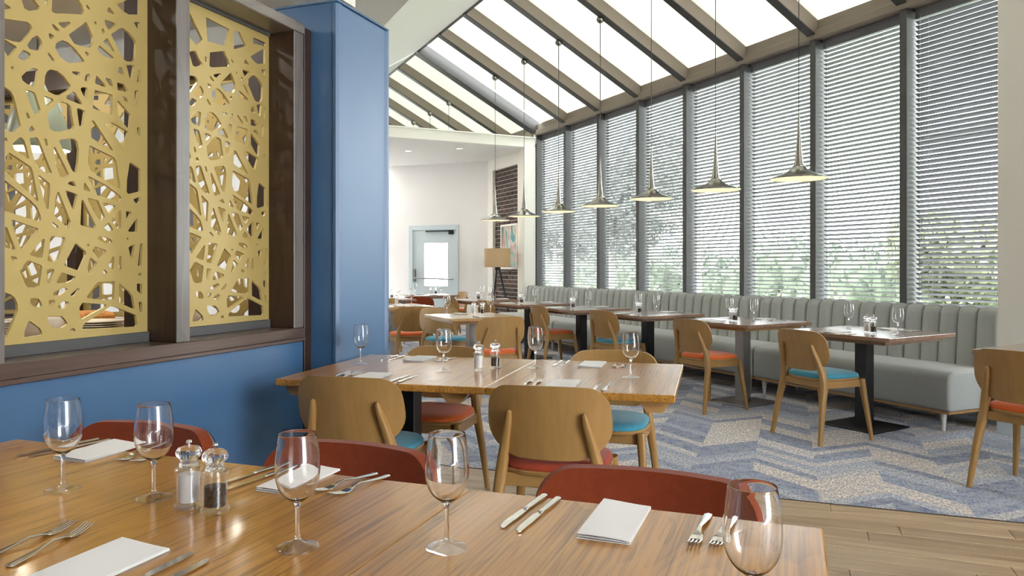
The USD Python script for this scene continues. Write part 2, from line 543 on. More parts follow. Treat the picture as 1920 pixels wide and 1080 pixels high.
# left partition: dado wall, timber frame, column
XW = -2.40
struct('wall_left', cat_(bx(-2.69, -1.2, 0, XW, 3.40, 0.868), bx(-2.69, -1.2, 0.868, XW, 0.2, 2.77)), 'blue_paint')
struct('wall_left', bx(-2.69, -1.2, 2.77, XW, 3.85, 3.55), 'cream_paint', label='cream bulkhead above the screens')
struct('baseboard_left', cb(XW, -1.2, 0, XW + 0.012, 3.40, 0.09, 0.003), 'blue_paint')
col = thing('wall_column', kind='structure')
part(col, 'core', cb(-2.72, 3.40, 0, -2.238, 3.932, 2.636, 0.002), 'blue_paint')
part(col, 'face_panel', cb(-2.24, 3.445, 0.0, -2.230, 3.895, 2.632, 0.002), 'blue_paint')
for y0, y1 in ((3.396, 3.440), (3.90, 3.936)):
    part(col, 'corner_strip', cb(-2.265, y0 - 0.004, 0.0, -2.220, y1 + 0.004, 2.64, 0.014), 'blue_paint')
part(col, 'cap', cb(-2.72, 3.396, 2.636, -2.222, 3.936, 2.648, 0.003), 'blue_paint')
fr = thing('trim_1', kind='structure')
part(fr, 'sill_board', cb(-2.69, 0.2, 0.872, XW + 0.018, 3.335, 0.925, 0.004), 'walnut_along')
part(fr, 'sill_bead', cb(XW - 0.02, 0.2, 0.855, XW + 0.024, 3.335, 0.873, 0.004), 'walnut_along')
part(fr, 'head_beam', cb(-2.69, 0.2, 2.462, XW + 0.012, 3.34, 2.515, 0.004), 'walnut_head')
for y0, y1 in ((0.86, 0.93), (1.66, 1.731), (2.468, 2.538), (3.262, 3.338)):
    part(fr, 'post', cb(-2.69, y0, 0.925, XW, y1, 2.462, 0.003), 'walnut')
    part(fr, 'post_facing', cb(XW - 0.004, y0 - 0.0015, 0.925, XW + 0.004, y1 + 0.0015, 2.462, 0.002), 'walnut_facing')
part(fr, 'end_jamb', cb(-2.55, 3.338, 0.0, XW + 0.012, 3.396, 2.50, 0.003), 'walnut')
BAYS = ((0.93, 1.66), (1.731, 2.468), (2.538, 3.262))
for a, b in BAYS:
    part(fr, 'panel_rail', cb(-2.585, a, 0.925, -2.545, b, 0.968, 0.002), 'mullion_grey')
    part(fr, 'panel_rail', cb(-2.585, a, 2.446, -2.545, b, 2.462, 0.002), 'mullion_grey')

HOLES = """86,1196 147,1179 86,1156|164,1249 205,1266 227,1234 247,1218 243,1208 205,1190 187,1194|263,1255 275,1259 275,1249 272,1220 265,1228|296,1282 293,1216 307,1214 424,1247 429,1259 422,1280 403,1299 393,1315|74,1126 104,1133 198,1149 213,1142 218,1130 214,1120 175,1068 143,1065 107,1066 74,1063|111,1064 161,1049 129,1002 110,1032|237,1113 252,1099 257,1085 250,1068 237,1055 205,1055 198,1067 217,1098|183,1045 208,1040 211,1033 202,1018 186,1007 163,1011 164,1019|132,974 157,979 141,963|290,1169 301,1172 329,1155 324,1150 307,1153|313,1181 383,1208 344,1168|280,1135 307,1130 290,1110 283,1117|338,1123 358,1122 387,1108 417,1083 434,1067 362,1044 327,1057 307,1086 310,1103 327,1117|279,1065 310,1034 290,1034 276,1053|362,1151 420,1205 438,1225 459,1193 470,1171 468,1147 457,1127 414,1122 385,1124|219,990 240,989 230,923 195,927 180,935 176,949 192,968|290,1002 317,1003 344,989 373,959 362,941 324,913 307,911 263,922 266,971 275,991|366,1016 414,1022 407,1004 383,1008|436,1291 444,1290 459,1276 451,1271 440,1279|542,1315 579,1290 532,1292 536,1305|578,1336 642,1379 695,1411 693,1331 638,1314 613,1318|520,1257 580,1259 542,1221 528,1237|474,1237 485,1236 482,1208 476,1222|512,1226 523,1211 512,1194 507,1204|552,1207 592,1243 608,1250 642,1239 669,1219 676,1205 672,1141 659,1124 629,1118 613,1122|663,1290 695,1300 695,1265 680,1271|536,1189 581,1129 548,1149 514,1167|497,1149 581,1111 520,1111 489,1126|407,1116 452,1103 442,1087 433,1101|491,1091 555,1072 540,1068 493,1084|627,1102 669,1114 657,1055 644,1050|693,1120 698,1120 697,1045 680,1045|590,1084 604,1089 617,1059 586,1062|435,1014 448,1025 455,1022 449,992 431,992|483,1029 538,987 478,993|520,1028 552,1027 564,996 548,1001|581,1022 617,1022 638,994 584,989|86,894 116,898 137,888 149,870 175,774 172,768 149,747 140,744 110,754 86,758|191,907 224,904 230,898 249,844 245,835 234,825 226,824 214,845|263,899 305,894 275,864 268,866|344,907 378,939 389,940 427,896|186,855 210,806 206,798 199,795|275,838 320,886 334,891 358,891 371,882 386,808 380,799 334,780 300,775 286,782 276,823|397,878 407,882 434,877 425,820 409,809|247,816 255,821 261,803 256,802|238,793 263,769 252,767|205,770 216,783 227,767 217,757 206,757|109,721 125,722 124,706 108,709|143,704 166,730 176,733 187,723 197,697 208,655 192,663 149,687|206,735 234,743 243,734 295,619 286,614 260,622 243,634 224,659 217,682|261,743 274,744 282,699 277,698|297,735 366,621 343,610 327,610 312,646|322,744 334,751 387,761 400,753 407,722 403,670 396,634 387,631 376,641|113,647 132,673 211,633 219,619 242,510 235,510 202,541 113,609|237,611 285,581 287,569 280,482 275,480 260,520 240,601|413,958 424,967 446,969 441,926 425,935|476,967 560,966 558,883 468,894|596,970 625,971 646,938 617,956|582,952 617,928 650,902 644,847 638,841 617,856 584,894|669,1005 689,1015 676,944 668,942|493,867 524,865 512,857 500,858|459,844 472,847 572,734 540,745 482,769 456,780|524,841 556,854 638,830 625,795 613,766 596,777 560,812|680,857 697,858 697,819 684,829|453,747 568,715 579,700 599,592 592,590 520,621 485,634 482,639 459,649 446,672 446,698|644,707 698,684 698,590 640,573 628,580 630,632|113,576 211,512 237,488 250,458 252,443 245,437 113,468|137,438 143,439 240,412 240,408 181,332 176,333|116,432 153,337 152,331 116,342|358,591 382,601 400,577 362,585|399,611 409,614 408,596|319,561 373,444 362,415 351,427 324,448 303,463 307,524|346,563 394,553 400,547 384,482|295,442 341,411 307,420 293,433|131,315 163,306 149,288|205,317 263,380 268,386 256,306 247,304|286,388 346,384 348,380 320,303 310,289 275,295 285,346|393,365 439,331 438,318 410,261 403,259 344,278 346,286 362,313|429,606 463,562 427,572|442,629 528,600 598,563 604,553 596,537 489,555 482,559|440,542 493,535 526,471 507,450 485,470|508,530 578,521 542,487|418,537 425,531 482,437 478,424 466,422 414,434 413,440|542,452 566,420 540,415 516,431|600,509 602,427 584,426 556,458 556,468|625,503 654,499 627,455|659,553 700,570 697,549 682,532|684,483 680,420 631,418|627,393 676,394 628,383|422,389 463,390 453,381|489,385 501,394 528,393 552,384 562,370 532,366 505,375|422,368 453,361 449,351|466,338 478,354 534,339 505,304 493,305|637,354 671,369 654,293|697,371 710,373 703,279 685,274|565,325 568,303 562,258 540,279|595,337 601,339 603,262 587,262|457,311 489,288 453,244 438,249|680,242 706,251 704,233|510,258 522,263 544,247 512,245|438,154 482,207 493,214 570,216 566,141 512,142|590,209 617,188 642,173 659,152 671,95 592,127|625,212 642,214 651,198|680,204 706,203 706,152 680,176|689,131 708,123 707,79 695,84|424,136 542,122 418,70 410,86 409,119|552,117 576,111 676,72 682,30 676,24 424,33 420,40 429,53|169,258 195,294 205,296 253,279 255,272 245,204 237,199 202,199 192,207|275,267 305,265 285,214 280,211 273,221|310,211 334,253 396,236 383,224 355,213|296,174 307,183 341,194 364,193 355,183 327,167 303,166|366,165 425,210 393,166 378,161|205,159 224,161 243,157 253,142 256,128 240,125 224,128 211,140|281,151 315,150 283,126|341,146 373,138 362,134 346,113 313,123|86,186 119,184 137,177 153,164 163,140 163,119 155,99 149,84 122,27 86,31|202,79 211,77 247,50 253,41 256,25 187,22 187,43|275,93 334,89 348,76 360,58 334,44 300,46 280,66|355,29 382,42 400,26"""


def screen_mesh(w=0.735, h=1.478, t=0.012):
    cut = []
    for s in HOLES.split('|'):
        q = [tuple(float(c) / 1000 for c in p.split(',')) for p in s.split()]
        cut.append(Polygon(q).buffer(0))
    extra = [((0.10, 1.36), (0.21, 1.29), (0.25, 1.33), (0.16, 1.44)), ((0.28, 1.33), (0.40, 1.34), (0.43, 1.43), (0.27, 1.44)), ((0.46, 1.34), (0.55, 1.38), (0.50, 1.44), (0.46, 1.43)),
             ((0.09, 1.22), (0.15, 1.27), (0.09, 1.33)), ((0.025, 1.08), (0.06, 1.05), (0.06, 1.18), (0.03, 1.2)), ((0.025, 0.90), (0.07, 0.88), (0.06, 1.0)), ((0.03, 0.55), (0.10, 0.48), (0.09, 0.62)),
             ((0.03, 0.40), (0.11, 0.44), (0.04, 0.50)), ((0.03, 0.25), (0.08, 0.30), (0.10, 0.38), (0.04, 0.36)), ((0.03, 0.1), (0.07, 0.12), (0.07, 0.19), (0.03, 0.22)), ((0.60, 1.41), (0.70, 1.42), (0.70, 1.44), (0.60, 1.44))]
    cut += [Polygon(e) for e in extra]
    r = 0.0045
    cut = [p.buffer(-r).buffer(r, quad_segs=3) for p in cut]
    body = sbox(0, 0, w, h).difference(unary_union(cut).intersection(sbox(0.012, 0.012, w - 0.016, h - 0.014))).simplify(0.0004)
    body = max(body.geoms, key=lambda g_: g_.area) if body.geom_type != 'Polygon' else body
    m = slab(body, t)                      # x -> along, y -> up, z -> thickness
    m.apply_transform(np.array([[0, 0, 1, 0], [1, 0, 0, 0], [0, 1, 0, 0], [0, 0, 0, 1]], float))
    return m


SCREEN = screen_mesh()


def build_screen(label, loc, rt, group):
    t = thing('gold_screen', label, 'screen', loc, rt, group)
    part(t, 'fretwork_panel', SCREEN, 'gold_paint')
    return t


screen = Kind(build_screen)
screen('gold fretwork screen in the nearer frame of the blue partition', (-2.568, 1.732, 0.968), 0, 'gold fretwork screens')
screen('gold fretwork screen in the frame next to the blue column', (-2.568, 2.5385, 0.968), 0, 'gold fretwork screens')

# second partition, behind the first one
YB = 3.62
fr2 = thing('trim_2', kind='structure')
part(fr2, 'low_wall', bx(-7.2, YB, 0, -2.72, YB + 0.2, 0.85), 'blue_paint')
part(fr2, 'sill_board', cb(-7.2, YB - 0.02, 0.85, -2.72, YB + 0.22, 0.90, 0.004), 'walnut')
part(fr2, 'head_beam', cb(-7.2, YB - 0.01, 2.40, -2.72, YB + 0.21, 2.55, 0.004), 'walnut')
for x in (-2.78, -3.59, -4.40, -5.21, -6.02, -6.83):
    part(fr2, 'post', cb(x - 0.035, YB, 0.90, x + 0.035, YB + 0.2, 2.40, 0.003), 'walnut')
for i, x in enumerate((-3.59, -4.40, -5.21)):
    screen(('gold fretwork screen in the far partition beside the column, seen through the right opening', 'gold fretwork screen in the far partition, seen behind the nearer screen', 'gold fretwork screen in the far partition, seen behind the hanging dome lamp')[i], (x + 0.772, YB + 0.06, 0.92), 90, 'gold fretwork screens')

# ceilings
flat = Polygon([W(-9, -5), W(2.0, -5), W(2.0, 15.2), W(-9, 15.2)]).intersection(sbox(-16, -4, 9, 14.3))
struct('ceiling', slab(flat, 0.05, 3.55), 'ceiling_paint')
struct('ceiling', slab(sbox(-7.5, -1.2, -2.69, 3.85), 0.05, 2.77), 'ceiling_paint')
struct('ceiling', wm(hull([(2.0, -5, 3.55), (NR, -5, ZR + 0.01), (2.0, GW, 3.55), (NR, GW, ZR + 0.01), (2.0, -5, 3.6), (NR, -5, ZR + 0.06), (2.0, GW, 3.6), (NR, GW, ZR + 0.06)])), 'white_paint', label='sloping white plaster')
struct('ceiling', slab(Polygon([W(0, GW + 0.05), W(NW, GW + 0.05), W(NW, 15.2), W(0, 15.2)]).intersection(sbox(-16, 0, 9, 14.2)), 0.05, 3.32), 'ceiling_paint')

# end room: back wall with door, side wall with brick panel, gable beam and jamb
YE = 13.75
DX0, DX1 = -7.62, -6.62      # door opening


def atx(px, Y):
    return Y * math.tan(math.radians(math.degrees(math.atan((px - 960) / 1413)) - 20.2))


DX0, DX1 = -7.30, -6.19
struct('wall_back', cat_(bx(-16, YE, 0, DX0, YE + 0.15, 3.6), bx(DX1, YE, 0, -5.3, YE + 0.15, 3.6), bx(DX0, YE, 2.09, DX1, YE + 0.15, 3.6)), 'white_paint')
struct('wall_back', bx(-5.90, YE - 0.05, 0, -5.3, YE, 3.6), 'white_paint', label='shallow white pier at the corner')
dr = thing('door_1', kind='structure')
part(dr, 'frame', cat_(cb(DX0, YE - 0.03, 0, DX0 + 0.09, YE + 0.1, 2.09, 0.004), cb(DX1 - 0.05, YE - 0.03, 0, DX1, YE + 0.1, 2.09, 0.004), cb(DX0 + 0.09, YE - 0.028, 1.99, DX1 - 0.05, YE + 0.1, 2.09, 0.004)), 'door_paint')
a, b = DX0 + 0.088, DX1 - 0.048
g0, g1, gz0, gz1 = a + 0.25, b - 0.20, 0.86, 1.73
leaf = part(dr, 'door_leaf', cat_(bx(a, YE, 0.01, g0, YE + 0.045, 1.993), bx(g1, YE, 0.01, b, YE + 0.045, 1.993), bx(g0, YE, 0.01, g1, YE + 0.045, gz0), bx(g0, YE, gz1, g1, YE + 0.045, 1.993)), 'door_paint')
part(leaf, 'pane', bx(g0, YE + 0.02, gz0, g1, YE + 0.026, gz1), 'window_pane')
part(leaf, 'push_bar', cat_(tube([(a + 0.04, YE - 0.05, 1.02), (b - 0.05, YE - 0.05, 1.0)], 0.014), cb(a + 0.02, YE - 0.06, 0.95, a + 0.07, YE, 1.2, 0.005)), 'steel', True)
part(leaf, 'door_closer', cat_(cb(b - 0.16, YE - 0.05, 1.90, b - 0.06, YE, 1.98, 0.004), cb(a + 0.3, YE - 0.05, 1.955, b - 0.1, YE - 0.02, 1.975, 0.003)), 'black_metal')

NS = 5.93                     # side wall of the end room
WE = 13.75


def wbox(n0, w0, z0, n1, w1, z1, c=0):
    return wm(cb(n0, w0, z0, n1, w1, z1, c) if c else bx(n0, w0, z0, n1, w1, z1))


B0, B1, BZ = 12.20, 13.30, 3.10
struct('wall_right', cat_(wbox(NS, GW, 0, NS + 0.3, B0, 3.4), wbox(NS, B1, 0, NS + 0.3, WE + 0.3, 3.4), wbox(NS, B0, BZ, NS + 0.3, B1, 3.4)), 'cream_paint')
bk = thing('wall_brick', kind='structure')
part(bk, 'mortar_bed', wbox(NS + 0.072, B0, 0, NS + 0.2, B1, BZ), 'mortar')
z, r_ = 0.005, 0
while z < BZ - 0.03:
    w0 = B0 - (0.115 if r_ % 2 else 0.0)
    while w0 < B1:
        a, b = max(w0 + 0.007, B0 + 0.001), min(w0 + 0.215, B1 - 0.001)
        if b - a > 0.03:
            j = rng.uniform(-0.003, 0.003)
            part(bk, 'brick', wbox(NS + 0.058 + j, a, z, NS + 0.13, b, min(z + 0.0625, BZ - 0.002), 0.004), 'brick')
        w0 += 0.228
    z += 0.078
    r_ += 1
gb = thing('trim_3', kind='structure')
part(gb, 'gable_beam', wbox(-1, GW - 0.02, 3.325, 6.03, GW + 0.14, 3.50, 0.004), 'cream_paint')
part(gb, 'beam_moulding', wbox(-1, GW - 0.05, 3.482, 6.03, GW - 0.02, 3.507, 0.004), 'cream_paint')
part(gb, 'gable_post', wbox(5.82, GW - 0.02, 0, 6.045, GW + 0.14, 3.325, 0.004), 'cream_paint')
gw = thing('window_11', kind='structure')
part(gw, 'gable_glass', wm(hull([(n, w, z) for w in (GW + 0.03, GW + 0.04) for n, z in ((1.9, 3.50), (6.04, 3.50), (6.04, zr(6.04) + 0.14), (NR, zr(NR) + 0.20), (1.9, 3.50))])), 'mirror_glass', label='reflecting gable glass')

# pier at the right edge
struct('wall_right', wbox(5.70, -6, 0, 6.24, 3.52, 4.2), 'cream_paint')
struct('baseboard_right', wbox(5.688, -6, 0, 5.70, 3.522, 0.10, 0.003), 'door_paint')

struct('wall_front', bx(-9.15, -4.15, 0, 9, -4.0, 4.9), 'navy_paint')
struct('wall_left', bx(-9.15, -4.0, 0, -9.0, YE, 3.6), 'white_paint')
# windows: mullions, panes, sill walls
struct('wall_window', wbox(6.16, 3.45, -0.3, 6.26, GW + 0.1, 0.62), 'cream_paint')
for k in range(8):
    w0, w1 = MUL[k], MUL[k + 1]
    wn = thing(f'window_{k + 1}', kind='structure')
    part(wn, 'mullion', wbox(NW, w1 - 0.036, 0.62, NW + 0.17, w1 + 0.036, 3.56, 0.004), 'mullion_grey')
    part(wn, 'pane', wbox(NW + 0.185, w0 + 0.03, 0.62, NW + 0.191, w1 - 0.03, 3.56), 'window_pane')
    part(wn, 'sill', wbox(NW + 0.08, w0 + 0.03, 0.60, NW + 0.2, w1 - 0.03, 0.64, 0.004), 'frame_brown')
ev = thing('trim_4', kind='structure')
part(ev, 'eave_beam', wbox(NW - 0.02, 3.4, 3.545, NW + 0.2, GW + 0.02, 3.63, 0.006), 'frame_brown')
part(ev, 'eave_gutter', wbox(NW + 0.02, 3.4, 3.63, NW + 0.22, GW + 0.02, 3.74, 0.006), 'frame_brown')
part(ev, 'ridge_beam', wm(hull([(NR + dn, w, zr(NR) + dz) for w in (-5, GW + 0.02) for dn, dz in ((-0.015, 0.02), (0.025, -0.01), (-0.015, 0.22), (0.025, 0.2))])), 'frame_dark')
for k, w in enumerate([MUL[0] - BAY * i for i in range(8, 0, -1)] + MUL):
    last = w > GW - 0.2
    hw = 0.05 if last else 0.042
    rf = thing('trim_5', kind='structure')
    prof = lambda o: [(NW + 0.1, zr(NW + 0.1) + o), (NR, zr(NR) + o)]
    part(rf, 'rafter', wm(hull([(n, ww, z) for ww in (w - hw, w + hw) for o in (0.0, 0.205) for n, z in prof(o)])), 'frame_dark' if last else 'frame_brown')
    part(rf, 'rafter_cap', wm(hull([(n, ww, z) for ww in (w - hw - 0.008, w + hw + 0.008) for o in (-0.014, 0.0) for n, z in prof(o)])), 'frame_dark')
ALLW = [MUL[0] - BAY * i for i in range(8, 0, -1)] + MUL
for k in range(len(ALLW) - 1):
    w0, w1 = ALLW[k] + 0.034, ALLW[k + 1] - 0.034
    i = k - 7                 # 1 = second bay counted from the right edge of the photo
    sk = thing(f'window_{20 + k}', kind='structure')
    if k < 7:             # behind the camera the roof is boarded and plastered
        part(sk, 'plaster_panel', wm(hull([(n, w, zr(n) + o) for w in (w0 - 0.03, w1 + 0.03) for o in (0.1, 0.2) for n in (NW + 0.1, NR)])), 'white_paint')
        continue
    part(sk, 'roof_pane', wm(hull([(n, w, zr(n) + o) for w in (w0, w1) for o in (0.200, 0.206) for n in (NW + 0.1, NR)])), 'window_pane')
    wf1 = w1 - (0.16 if k == len(ALLW) - 2 else 0.004)
    lab = f'cream fabric roof blind in the {["first", "second", "third", "fourth", "fifth", "sixth", "seventh", "eighth", "ninth"][15 - k]} roof bay from the gable end' if k >= 7 else ''
    fab = wm(hull([(n, w, zr(n) + o) for w in (w0 + 0.004, wf1) for o in (0.165, 0.168) for n in (NW + 0.085, NR + 0.05)]))
    solo('roof_blind', lab, 'roof blind', fab, 'roof_fabric', group='roof blinds')

# venetian blinds, one per window bay
ORD = ['first', 'second', 'third', 'fourth', 'fifth', 'sixth', 'seventh', 'eighth', 'ninth']


def blind_builder(tilt):
    def build(label, loc, rt, group):
        t = thing('venetian_blind', label, 'window blind', loc, rt, group)
        L = BAY - 0.10
        part(t, 'headrail', cb(-0.03, -L / 2, 2.772, 0.03, L / 2, 2.865, 0.004), 'slat_grey')
        z = 0.02
        while z < 2.78:
            s = rot(bx(-0.025, -L / 2, -0.0014, 0.025, L / 2, 0.0014), tilt, axis=(0, 1, 0))
            part(t, 'slat', mv(s, z=z), 'slat_grey')
            z += 0.0432
        for y in (-0.33, 0.33):
            part(t, 'ladder_cord', cat_(bx(-0.0275, y - 0.0012, 0, -0.0255, y + 0.0012, 2.8), bx(0.0255, y - 0.0012, 0, 0.0275, y + 0.0012, 2.8)), 'piping')
        part(t, 'bottom_rail', cb(-0.025, -L / 2, -0.012, 0.025, L / 2, 0.006, 0.003), 'slat_grey')
        part(t, 'pull_cord', bx(-0.04, L / 2 - 0.06, 0.6, -0.037, L / 2 - 0.057, 2.8), 'piping')
        return t
    return build


b_open, b_tilt = Kind(blind_builder(17)), Kind(blind_builder(29))
for k in range(8):
    x, y = W(NW + 0.12, (MUL[k] + MUL[k + 1]) / 2)
    (b_tilt if k in (0,) else b_open)(f'grey slatted venetian blind in the {ORD[k]} window bay from the right', (x, y, 0.68), WR, 'venetian blinds')

# ---------------------------------------------------------------- banquette sofa, four modules
FL = 0.157


def build_sofa(label, loc, rt, group):
    t = thing('banquette_sofa', label, 'sofa', loc, rt, group)
    L = FL * 13 - 0.006
    # seat: local x -> n, y -> w, origin at the right end
    sec = [(0.03, 0.155), (0.005, 0.18), (0, 0.30), (0.004, 0.40), (0.025, 0.44), (0.07, 0.458), (0.30, 0.462), (0.56, 0.455), (0.56, 0.155)]

    def ring(y, inset):
        s = np.array(sec, float)
        c = s.mean(0)
        q = s.copy()
        q[:, 0] = np.clip(q[:, 0], inset, None)
        q[:, 1] = np.clip(q[:, 1], 0.155 + inset * 0.5, 0.462 - inset)
        return np.c_[q[:, 0], np.full(len(q), y), q[:, 1]]
    part(t, 'seat', loft([ring(0.0, 0.03), ring(0.006, 0.012), ring(0.022, 0.0), ring(L - 0.022, 0.0), ring(L - 0.006, 0.012), ring(L, 0.03)]), 'sofa_cloth', 50)
    part(t, 'plinth_rail', cb(0.02, 0.01, 0.135, 0.56, L - 0.01, 0.156, 0.003), 'oak_edge')
    part(t, 'back_board', cb(0.585, 0.004, 0.15, 0.625, L - 0.004, 0.88, 0.01), 'sofa_cloth')
    for k in range(13):
        y0 = k * FL
        rings = []
        for z, s in ((0.43, 1.0), (0.60, 1.0), (0.78, 1.0), (0.85, 0.97), (0.885, 0.86), (0.91, 0.62), (0.922, 0.25)):
            lean = 0.035 * (z - 0.45) / 0.47
            a = np.linspace(0, math.pi, 13)
            yb = y0 + FL / 2 - (FL / 2 - 0.0008) * np.cos(a)
            bul = np.sin(a) ** 0.55
            front = 0.60 - (0.055 * bul + 0.03) * s + lean
            top = [np.array([f, y, z]) for f, y in zip(front, yb)]
            back = [np.array([0.60 + 0.03 * s, y, z]) for y in yb[::-1]]
            rings.append(np.array(top + back))
        # crown follows the bulge so that each tuft has a rounded head
        for rg in rings[3:]:
            rg[:, 2] += 0.012 * np.sin(np.clip((rg[:, 1] - y0) / FL, 0, 1) * math.pi) - 0.006
        part(t, 'flute', loft(rings), 'sofa_cloth', 60)
    for y in (0.09, L - 0.09):
        for x in (0.07, 0.50):
            part(t, 'foot', lathe([(0, 0), (0.013, 0), (0.024, 0.135), (0, 0.135)], 16), 'foot_metal', 40)
            stage.GetPrimAtPath(t.GetPath())
            mvp(t, 'foot', x, y)
    return t


def mvp(t, name, x, y):
    """translate the part made last under this name"""
    k = used[f'{t.GetPath()}/{name}'] - 1
    p = stage.GetPrimAtPath(f'{t.GetPath()}/{name}' + (f'_{k:03d}' if k else ''))
    UsdGeom.Xformable(p).AddTranslateOp().Set(Gf.Vec3d(x, y, 0))


sofa = Kind(build_sofa)
for i in range(4):
    x, y = W(5.345 - 0.012 * i, 3.66 + FL * 13 * i)
    sofa(['grey fluted banquette module at the right end under the windows', 'grey fluted banquette module second from the right end', 'grey fluted banquette module third from the right end', 'grey fluted banquette module at the far end by the white jamb'][i], (x, y, 0), WR, 'banquette modules')

# ---------------------------------------------------------------- chairs


def shell(W0, z0, z1, curve, lean, th, y0, low=0.66, rc=0.055, nu=15, nv=15, dome=0.0, shoulder=0.09):
    """curved back shell: grid front + grid back, closed by the rim"""
    vs = np.linspace(0, 1, nv)
    vs = 0.5 - 0.5 * np.cos(vs * math.pi)
    us = np.linspace(-1, 1, nu)
    H_ = z1 - z0
    F, B = [], []
    for v in vs:
        z = z0 + v * H_
        base = W0 * (low + (1 - low) * math.sin(math.pi / 2 * v / 0.45)) if v < 0.45 else W0 * (1 - shoulder * ((v - 0.45) / 0.55) ** 2)
        d_top, d_bot = z1 - z, z - z0
        cut = 0
        if d_top < rc:
            cut = rc - math.sqrt(max(0, rc ** 2 - (rc - d_top) ** 2))
        if d_bot < rc:
            cut = max(cut, rc - math.sqrt(max(0, rc ** 2 - (rc - d_bot) ** 2)))
        hw = base - cut
        for u in us:
            x = u * hw
            zz = z + (dome * (1 - (x / W0) ** 2) if v > 0.5 else -dome * (1 - (x / W0) ** 2)) * abs(2 * v - 1)
            y = y0 - lean * (z - z0) + curve * x * x
            sl = 2 * curve * x
            nn = np.array([-sl, 1]) / math.hypot(sl, 1)
            F.append((x + nn[0] * th / 2, y + nn[1] * th / 2, zz))
            B.append((x - nn[0] * th / 2, y - nn[1] * th / 2, zz))
    n = nu * nv
    v = np.array(F + B)
    f = []
    for j in range(nv - 1):
        for i in range(nu - 1):
            a = j * nu + i
            f += [(a, a + nu + 1, a + 1), (a, a + nu, a + nu + 1), (n + a, n + a + 1, n + a + nu + 1), (n + a, n + a + nu + 1, n + a + nu)]
    rim = [i for i in range(nu)] + [j * nu + nu - 1 for j in range(1, nv)] + [(nv - 1) * nu + i for i in range(nu - 2, -1, -1)] + [j * nu for j in range(nv - 2, 0, -1)]
    for p, q in zip(rim, rim[1:] + rim[:1]):
        f += [(p, q, n + q), (p, n + q, n + p)]
    return trimesh.Trimesh(v, np.array(f), process=False), [v[i] for i in rim], [v[n + i] for i in rim]


def chair_builder(seat_mat):
    def build(label, loc, rt, group):
        t = thing('dining_chair', label, 'chair', loc, rt, group)
        bk, _, _ = shell(0.243, 0.512, 0.782, 0.95, 0.17, 0.013, -0.203, low=0.72, rc=0.062, nu=19, nv=19, dome=0.010)
        part(t, 'backrest', bk, 'chair_wood', 40)
        part(t, 'seat', pillow(0.215, 0.212, 0.62, [(0.432, 0.93), (0.436, 0.985), (0.448, 1.0), (0.452, 0.99)], 36, 0, 0.015), 'chair_wood', 40)
        part(t, 'cushion', pillow(0.212, 0.209, 0.62, [(0.452, 0.985), (0.460, 1.0), (0.470, 0.99), (0.479, 0.94), (0.486, 0.82), (0.490, 0.6), (0.492, 0.3)], 36, 0, 0.015), seat_mat, 50)
        for s in (-1, 1):
            part(t, 'rear_leg', tube([(s * 0.236, -0.245, 0), (s * 0.216, -0.205, 0.24), (s * 0.196, -0.168, 0.42), (s * 0.184, -0.176, 0.50), (s * 0.165, -0.203, 0.59), (s * 0.150, -0.226, 0.655), (s * 0.146, -0.233, 0.685), (s * 0.145, -0.235, 0.692)],
                                     [0.0135, 0.0185, 0.0235, 0.022, 0.0175, 0.0135, 0.010, 0.004], 12, 0.7, 1.15), 'chair_wood', 50)
            part(t, 'front_leg', tube([(s * 0.236, 0.238, 0), (s * 0.215, 0.21, 0.22), (s * 0.196, 0.178, 0.44)], [0.0125, 0.0175, 0.0225], 12, 0.7), 'chair_wood', 50)
            part(t, 'side_rail', cat_(hull([(s * x, y, z) for x, y in ((0.185, -0.16), (0.203, -0.16), (0.185, 0.17), (0.203, 0.17)) for z in (0.385, 0.436)])), 'chair_wood')
        part(t, 'front_rail', cb(-0.185, 0.165, 0.385, 0.185, 0.183, 0.436, 0.003), 'chair_wood')
        part(t, 'rear_rail', cb(-0.185, -0.178, 0.385, 0.185, -0.160, 0.436, 0.003), 'chair_wood')
        return t
    return build


ch_orange, ch_blue, ch_rust = Kind(chair_builder('orange_cloth')), Kind(chair_builder('blue_cloth')), Kind(chair_builder('rust_cloth'))


def build_tub(label, loc, rt, group):
    t = thing('upholstered_chair', label, 'chair', loc, rt, group)
    fr_, rimf, _ = shell(0.266, 0.44, 0.752, 0.75, 0.14, 0.036, -0.195, low=0.86, rc=0.075, nu=25, nv=25, dome=0.006, shoulder=0.05)
    part(t, 'back_cushion', fr_, 'red_velvet', 50)
    sh, _, rim = shell(0.272, 0.436, 0.744, 0.75, 0.14, 0.014, -0.221, low=0.86, rc=0.075, nu=25, nv=25, dome=0.006, shoulder=0.05)
    part(t, 'back_shell', sh, 'navy_shell', 50)
    loop = np.array(rim + rim[:2])
    loop[:, 1] += 0.010
    part(t, 'piping', tube(loop, 0.0022, 6), 'piping', True)
    part(t, 'seat', pillow(0.235, 0.225, 0.55, [(0.41, 0.95), (0.42, 1.0), (0.45, 1.0), (0.472, 0.96), (0.485, 0.85), (0.49, 0.5)], 36, 0, 0.03), 'red_velvet', 50)
    part(t, 'seat_base', pillow(0.225, 0.215, 0.55, [(0.385, 0.97), (0.41, 0.99)], 36, 0, 0.03), 'navy_shell', 50)
    for sx in (-1, 1):
        for sy, y in ((-1, -0.22), (1, 0.25)):
            part(t, 'leg', tube([(sx * 0.225, y, 0), (sx * 0.20, y * 0.82, 0.2), (sx * 0.175, y * 0.66, 0.40)], [0.012, 0.016, 0.021], 12, 0.75), 'chair_wood', 50)
    return t


